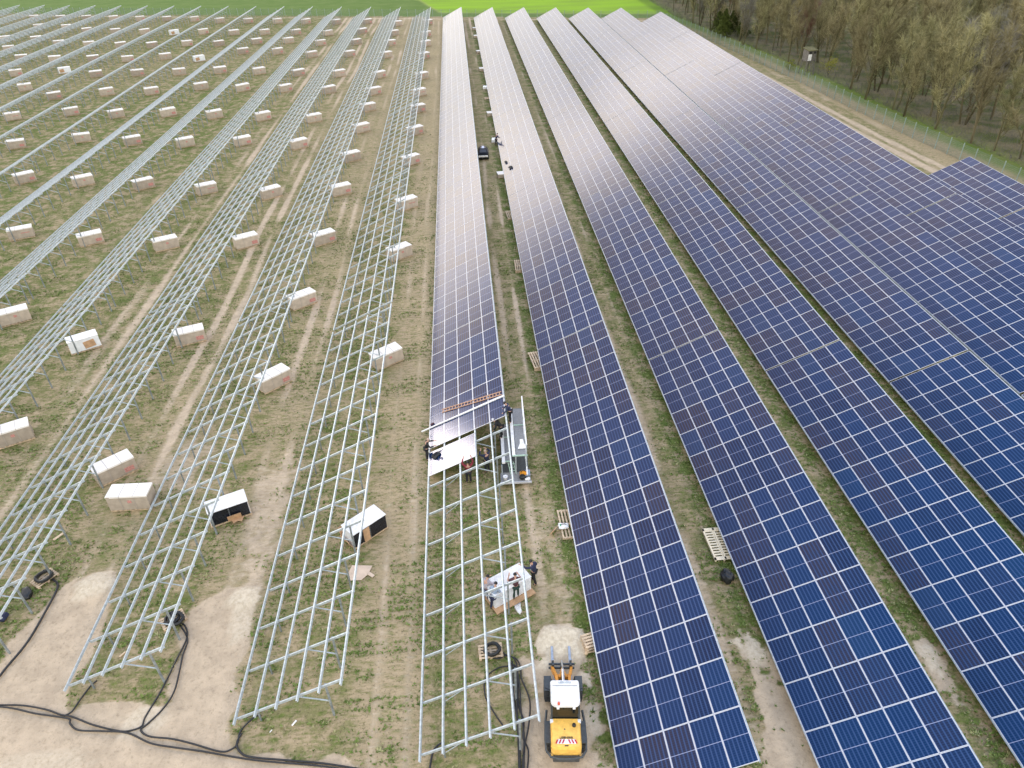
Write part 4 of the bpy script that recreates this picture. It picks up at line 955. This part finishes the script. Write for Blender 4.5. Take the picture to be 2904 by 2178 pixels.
# ------------------------------------------------------------------ pallets, coils, cables
def euro(L=1.2, Wd=.8, boards=5):
    b = MB()
    for x in (-L / 2 + .06, 0, L / 2 - .06):
        b.box((x, 0, .02), (.12, Wd, .03)); b.box((x, 0, .12), (.12, Wd, .025))
        for y in (-Wd / 2 + .07, 0, Wd / 2 - .07): b.box((x, y, .07), (.12, .13, .08))
    for y in np.linspace(-Wd / 2 + .055, Wd / 2 - .055, boards): b.box((0, y, .143), (L, .10, .022))
    return b.mesh('pallet', M_WOOD)
ME_EU = euro(); ME_LONG = euro(2.3, 1.1, 6)
def pallet(me, x, y, a, lab, z=0): o = link('pallet', me, None, (x, y, z), (0, 0, R(a))); return tag(o, lab, 'pallet', 'wooden pallets')
def coil(x, y, a, lab, rad=.36, tilt=0, z=.16):
    e = empty('cable_coil', (x, y, z), R(a), lab, 'cable coil', 'black conduit coils'); e.rotation_euler = (R(tilt), 0, R(a)); r = random.Random(int(x * 10)); b = MB(); b.smooth = True
    pts = [((rad + .05 * math.sin(k * .9) * (1 if k % 2 else -1) * .6 + .04 * math.sin(k * .17)) * math.cos(k * .37), (rad + .04 * math.cos(k * .23)) * .92 * math.sin(k * .37), .05 + .18 * (k % 90) / 90 + .02 * math.sin(k)) for k in range(150)]
    b.tube(pts, .048, 6); b.obj('hose', M_BLACK, e); return e
pallet(ME_EU, -24.75, 28.3, 55, 'wooden pallet under the black conduit coil at the left edge'); coil(-24.72, 28.28, 20, 'black conduit coil with an open centre on the pallet at the left edge', .40)
pallet(ME_EU, -16.65, 24.85, 35, 'wooden pallet under the heaped conduit at the near end of the second empty row'); coil(-16.62, 24.78, 50, 'heaped black conduit coil on the pallet under the second empty row', .36)
c2 = coil(-16.35, 24.70, 10, 'black conduit coil leaning on the heaped one, second empty row', .33, 25, .30)
pallet(ME_EU, -.12, 21.5, 4, 'wooden pallet under the round conduit coil, half finished row'); coil(-.03, 21.48, 0, 'round black conduit coil on the pallet below the half finished row', .36)
M_TAN = mat('grey_tape', (.3, .31, .33), .5)
e = lump('cable_bundle', (-25.25, 27.3, .0), (.24, .42, .17), M_BLACK, 'black cable bundle on the grass under the third empty row', 'cable bundle', 12); e.rotation_euler = (0, 0, R(30))
lump('dark_blue_bag', (-25.75, 25.75, 0), (.22, .26, .2), CLOTH['navy'], 'dark blue bag at the left edge under the third empty row', 'bag', 13)
bag('black_bag', (12.95, 24.9, 0), (.34, .36, .30), M_BLACK, 'black rubbish sack at the low edge of the third panelled row', 'sack', 14)
b = MB(); L_, W_ = 2.36, 1.14
for x in (-W_ / 2 + .05, -.02, W_ / 2 - .05): b.box((x, 0, .10), (.09, L_, .13))
for y in np.linspace(-L_ / 2 + .2, L_ / 2 - .2, 11): b.box((0, y, .178), (W_, .105, .025))
for sx in (-1, 1): b.box((sx * (W_ / 2 - .05), 0, .20), (.10, L_, .022)); b.box((0, sx * (L_ / 2 - .08), .20), (W_, .2, .022))
b.box((.06, 0, .20), (.10, L_, .022))
M_PALE = mat('pale_new_wood', (.80, .70, .52), .7, 0, .06, 4)
tag(b.obj('grid_pallet', M_PALE, None, (13.22, 27.3, 0), (0, 0, R(1.5))), 'pale slatted pallet at the low edge of the third panelled row', 'pallet', 'wooden pallets')
for i, (x, y, a, n, lab) in enumerate(((4.95, 29.7, 92, 1, 'wooden pallet carrying a white sack beside the second panelled row'), (5.1, 21.4, 8, 3, 'stack of pallets at the low edge of the second panelled row, nearest one'), (4.98, 47.3, 95, 2, 'two stacked wooden pallets, middle of the second panelled row'), (5.0, 64.4, 86, 2, 'two stacked pallets beyond the middle of the second panelled row'), (5.05, 78.0, 94, 1, 'farther single pallet at the low edge of the second panelled row'))):
    e = empty('pallet_stack', (x, y, 0), R(a), lab, 'pallet', 'wooden pallets')
    for k in range(n): link('pallet', ME_LONG if n < 3 else ME_EU, e, (.05 * (k % 2), .06 * k, .16 * k), (0, 0, R(3 * k)))
o = bag('cement_bag', (4.58, 29.4, .16), (.32, .24, .10), M_WHITE, 'white sack with a green print lying on the pallet, second panelled row', 'sack', 15)
b = MB(); b.prism([(-.13, -.08), (-.09, -.11), (-.06, 0), (-.09, .10), (-.13, .07)], .19, .194); b.obj('green_print', mat('green_print', (.02, .35, .14), .6), o, (-.08, 0, .012))
b = MB(); b.box((0, 0, .2), (.6, .04, .4), rx=R(30)); tag(b.obj('cardboard_sheet', M_CARDIN, None, (3.95, 29.1, .02), (0, R(15), R(60))), 'folded brown cardboard leaning on the pallet with the white sack', 'cardboard')
for i, (x, y, k) in enumerate(((5.5, 203.6, 'c'), (5.45, 192.3, 'c'), (5.4, 173.0, 'c'), (5.4, 154.9, 'c'), (5.5, 139.3, 'w'), (5.4, 131.8, 'p'), (5.45, 121, 'c'), (5.45, 106.4, 'w'), (5.45, 91.3, 'c'))):
    lab = f'{dict(c="pale crate", w="white wrapped crate", p="bare pallet")[k]} peeping out under the second panelled row, {ORD[9 - i]} from the near end'
    if k == 'p': pallet(ME_LONG, x, y, 3, lab); continue
    e = empty('module_crate' if k == 'c' else 'opened_crate', (x, y, 0), R([4, -5, 7][i % 3]), lab, 'crate', 'crates left under the second panelled row'); e.scale = (.95, 1, .44); e.location.x -= .12
    if k == 'c':
        for nm in ('carton', 'lid', 'pallet'): link(nm, CM[nm], e)
    else: MB().box((0, 0, .6), (2.3, 1.1, .9), bev=.06).obj('film_wrap', M_FILM, e); link('pallet', CM['pallet'], e)

def smooth(pts, n=6):
    P = [Vector((*p, 0)) for p in pts]; P = [P[0] * 2 - P[1]] + P + [P[-1] * 2 - P[-2]]; out = []
    for i in range(1, len(P) - 2):
        for k in range(n):
            t_ = k / n; a, b_, c, d = P[i - 1:i + 3]
            out.append(.5 * ((2 * b_) + (c - a) * t_ + (2 * a - 5 * b_ + 4 * c - d) * t_ ** 2 + (3 * b_ - a - 3 * c + d) * t_ ** 3))
    out.append(P[-2]); return out
M_HOSE = mat('black_conduit', (.022, .023, .026), .55, 0, .3, 14)
def cable(pts, lab, r=.05, z=.05):
    b = MB(); b.smooth = True; b.tube([(p.x, p.y, z) for p in smooth(pts)], r * .82, 6); return tag(b.obj('conduit', M_HOSE), lab, 'cable', 'black conduits on the ground')
cable([(-26.5, 20.9), (-23.44, 20.68), (-22.3, 20.56), (-21.1, 20.25), (-20.3, 19.93), (-19.74, 19.79), (-18.6, 19.3), (-17.42, 18.93), (-16.87, 18.85), (-16.31, 19.02), (-16.28, 19.5), (-15.96, 20.87), (-15.76, 22.4), (-15.62, 23.7), (-15.95, 24.45), (-16.4, 24.7)], 'black conduit from the left edge to the heaped coil of the second empty row', .055)
cable([(-26.5, 20.85), (-23.42, 20.60), (-21.62, 20.12), (-20.9, 19.95), (-19.85, 19.7), (-19.68, 19.45), (-19.14, 19.09), (-17.94, 18.94), (-16.81, 18.75), (-15.61, 18.18), (-14.51, 17.9), (-13.15, 17.6), (-10.68, 17.0), (-7.5, 16.45), (-4.5, 15.7)], 'long black conduit lying across the sandy foreground', .055)
cable([(-20.12, 19.86), (-19.84, 20.05), (-19.73, 20.53), (-19.50, 21.3), (-19.3, 21.6)], 'short conduit branch rising to the near post of the second empty row', .05)
cable([(-16.2, 24.5), (-15.56, 23.6), (-15.52, 22.66), (-15.41, 21.74), (-15.34, 20.63), (-15.61, 19.78), (-16.08, 19.11), (-16.28, 18.85), (-15.78, 18.51), (-14.74, 18.31), (-13.78, 18.02), (-12.37, 17.53), (-11.88, 17.6), (-11.69, 17.84), (-11.67, 18.43), (-11.18, 19.05), (-10.9, 19.1)], 'looped conduit from the heaped coil to the first empty row', .055)
cable([(-11.6, 18.3), (-11.72, 17.84), (-11.43, 17.4), (-10.87, 17.15), (-9.1, 16.85), (-7.4, 16.55), (-4.6, 15.85)], 'conduit leaving the first empty row along the foreground', .06)
cable([(-24.4, 28.3), (-23.9, 27.9), (-23.74, 27.34), (-23.71, 26.11), (-23.77, 24.18), (-24.12, 22.75), (-24.3, 22.1), (-24.9, 21.2)], 'thick black conduit from the left coil along the sandy strip', .075)
cable([(-3.1, 15.4), (-3.03, 16.02), (-2.9, 16.73), (-2.69, 16.98), (-2.5, 17.1)], 'short conduit at the low near end of the half finished row', .06)
for nm, pts in (('outermost conduit of the bundle beside the loader', [(.35, 21.55), (.69, 21.22), (1.13, 20.99), (1.3, 20.47), (1.29, 19.92), (1.54, 19.03), (1.57, 18.39), (1.38, 17.39), (1.16, 16.63), (1.01, 15.5)]),
                ('conduit looping round the coil pallet then along the bundle', [(-.24, 21.21), (.26, 21.07), (.73, 21.22), (1.11, 20.76), (1.05, 19.5), (.95, 18.24), (.94, 16.65), (.86, 15.5)]),
                ('middle conduit of the bundle beside the loader', [(.8, 20.8), (1.09, 20.49), (1.17, 19.49), (1.13, 18.42), (1.17, 17.41), (1.13, 16.64), (.95, 15.5)]),
                ('conduit bowing left under the half finished row', [(1.0, 20.55), (.69, 20.61), (.23, 20.56), (-.24, 20.28), (-.49, 19.86), (-.49, 19.2), (-.35, 18.76), (0, 18.07), (.25, 17.65)]),
                ('inner crossing conduit of the bundle beside the loader', [(.7, 20.7), (1.12, 20.39), (1.04, 18.64), (1.22, 17.81), (1.12, 17.02), (1.3, 16.43), (1.17, 15.5)]),
                ('leftmost conduit of the bundle along the rear posts', [(.9, 20.9), (.93, 20.5), (.86, 19.6), (.87, 18.66), (.92, 17.83), (.88, 16.66), (.82, 15.5)])):
    cable(pts, nm, .045, .045 + .02 * (hash(nm) % 2 if False else len(nm) % 3))

# ------------------------------------------------------------------ small dark car between the first two panelled rows
M_CAR = mat('dark_blue_car_paint', (.004, .006, .014), .45, 0, .1, 1, spec=.3); M_CARGL = mat('car_glass', (.02, .03, .06), .3)
e = empty('parked_car', (2.72, 99.9, 0), R(-2), 'small dark blue car parked between the first two panelled rows', 'car')
b = MB(); sec = [(-1.75, .70, .28, .62), (-1.70, .72, .26, .88), (-1.0, .76, .24, .92), (.2, .76, .24, .92), (1.0, .74, .26, .82), (1.6, .66, .28, .70), (1.78, .55, .32, .56)]
for (y0, w0, z0, t0), (y1, w1, z1, t1) in zip(sec, sec[1:]):
    b.add([(-w0, y0, z0), (w0, y0, z0), (w0 * .95, y0, t0), (-w0 * .95, y0, t0), (-w1, y1, z1), (w1, y1, z1), (w1 * .95, y1, t1), (-w1 * .95, y1, t1)], [(0, 1, 5, 4), (1, 2, 6, 5), (2, 3, 7, 6), (3, 0, 4, 7)] + ([(3, 2, 1, 0)] if y0 == -1.75 else []) + ([(4, 5, 6, 7)] if y1 == 1.78 else []))
b.obj('body', M_CAR, e)
b = MB(); b.prism([(-.68, -1.45), (.68, -1.45), (.68, .75), (-.68, .75)], .91, 1.42, [(-.46, -.95), (.46, -.95), (.36, .25), (-.36, .25)]); b.obj('cabin', M_CAR, e)
b = MB(); b.add([(-.50, -1.42, 1.0), (.50, -1.42, 1.0), (.40, -1.08, 1.36), (-.40, -1.08, 1.36)], [(0, 1, 2, 3)]); b.obj('rear_window', M_CARGL, e)
b = MB(); b.prism([(-.20, -.9), (.20, -.9), (.14, .1), (-.14, .1)], 1.42, 1.435); b.obj('roof_window', mat('pale_blue_glass', (.36, .46, .75), .1), e)
for sx in (-1, 1):
    for y in (-1.15, 1.12): b = MB(); b.lathe((sx * .68, y, .28), [(.02, -.09), (.24, -.09), (.28, -.05), (.28, .05), (.24, .09), (.02, .09)], 18, 'X'); b.obj('wheel', M_RUBBER, e)
b = MB(); b.box((0, -1.80, .58), (1.30, .10, .24), bev=.04); b.obj('rear_bumper', M_WHITE, e)
# bits of litter
for x, y, s, m_, lab in ((-9.3, 18.6, .12, M_WHITE, 'white scrap of film on the ground near the first empty row'), (-10.3, 18.3, .06, M_WHITE, 'tiny white scrap left of the larger scrap near the first empty row'), (-25.4, 31.6, .30, M_WOOD, 'wooden offcut on the grass under the third empty row'), (-18.6, 23.0, .14, M_WOOD, 'wood splinter on the grass under the second empty row')):
    tag(MB().box((0, 0, .03), (s * 2.4, s * .6, .04), bev=.01).obj('scrap', m_, None, (x, y, 0), (0, 0, R(55))), lab, 'scrap')
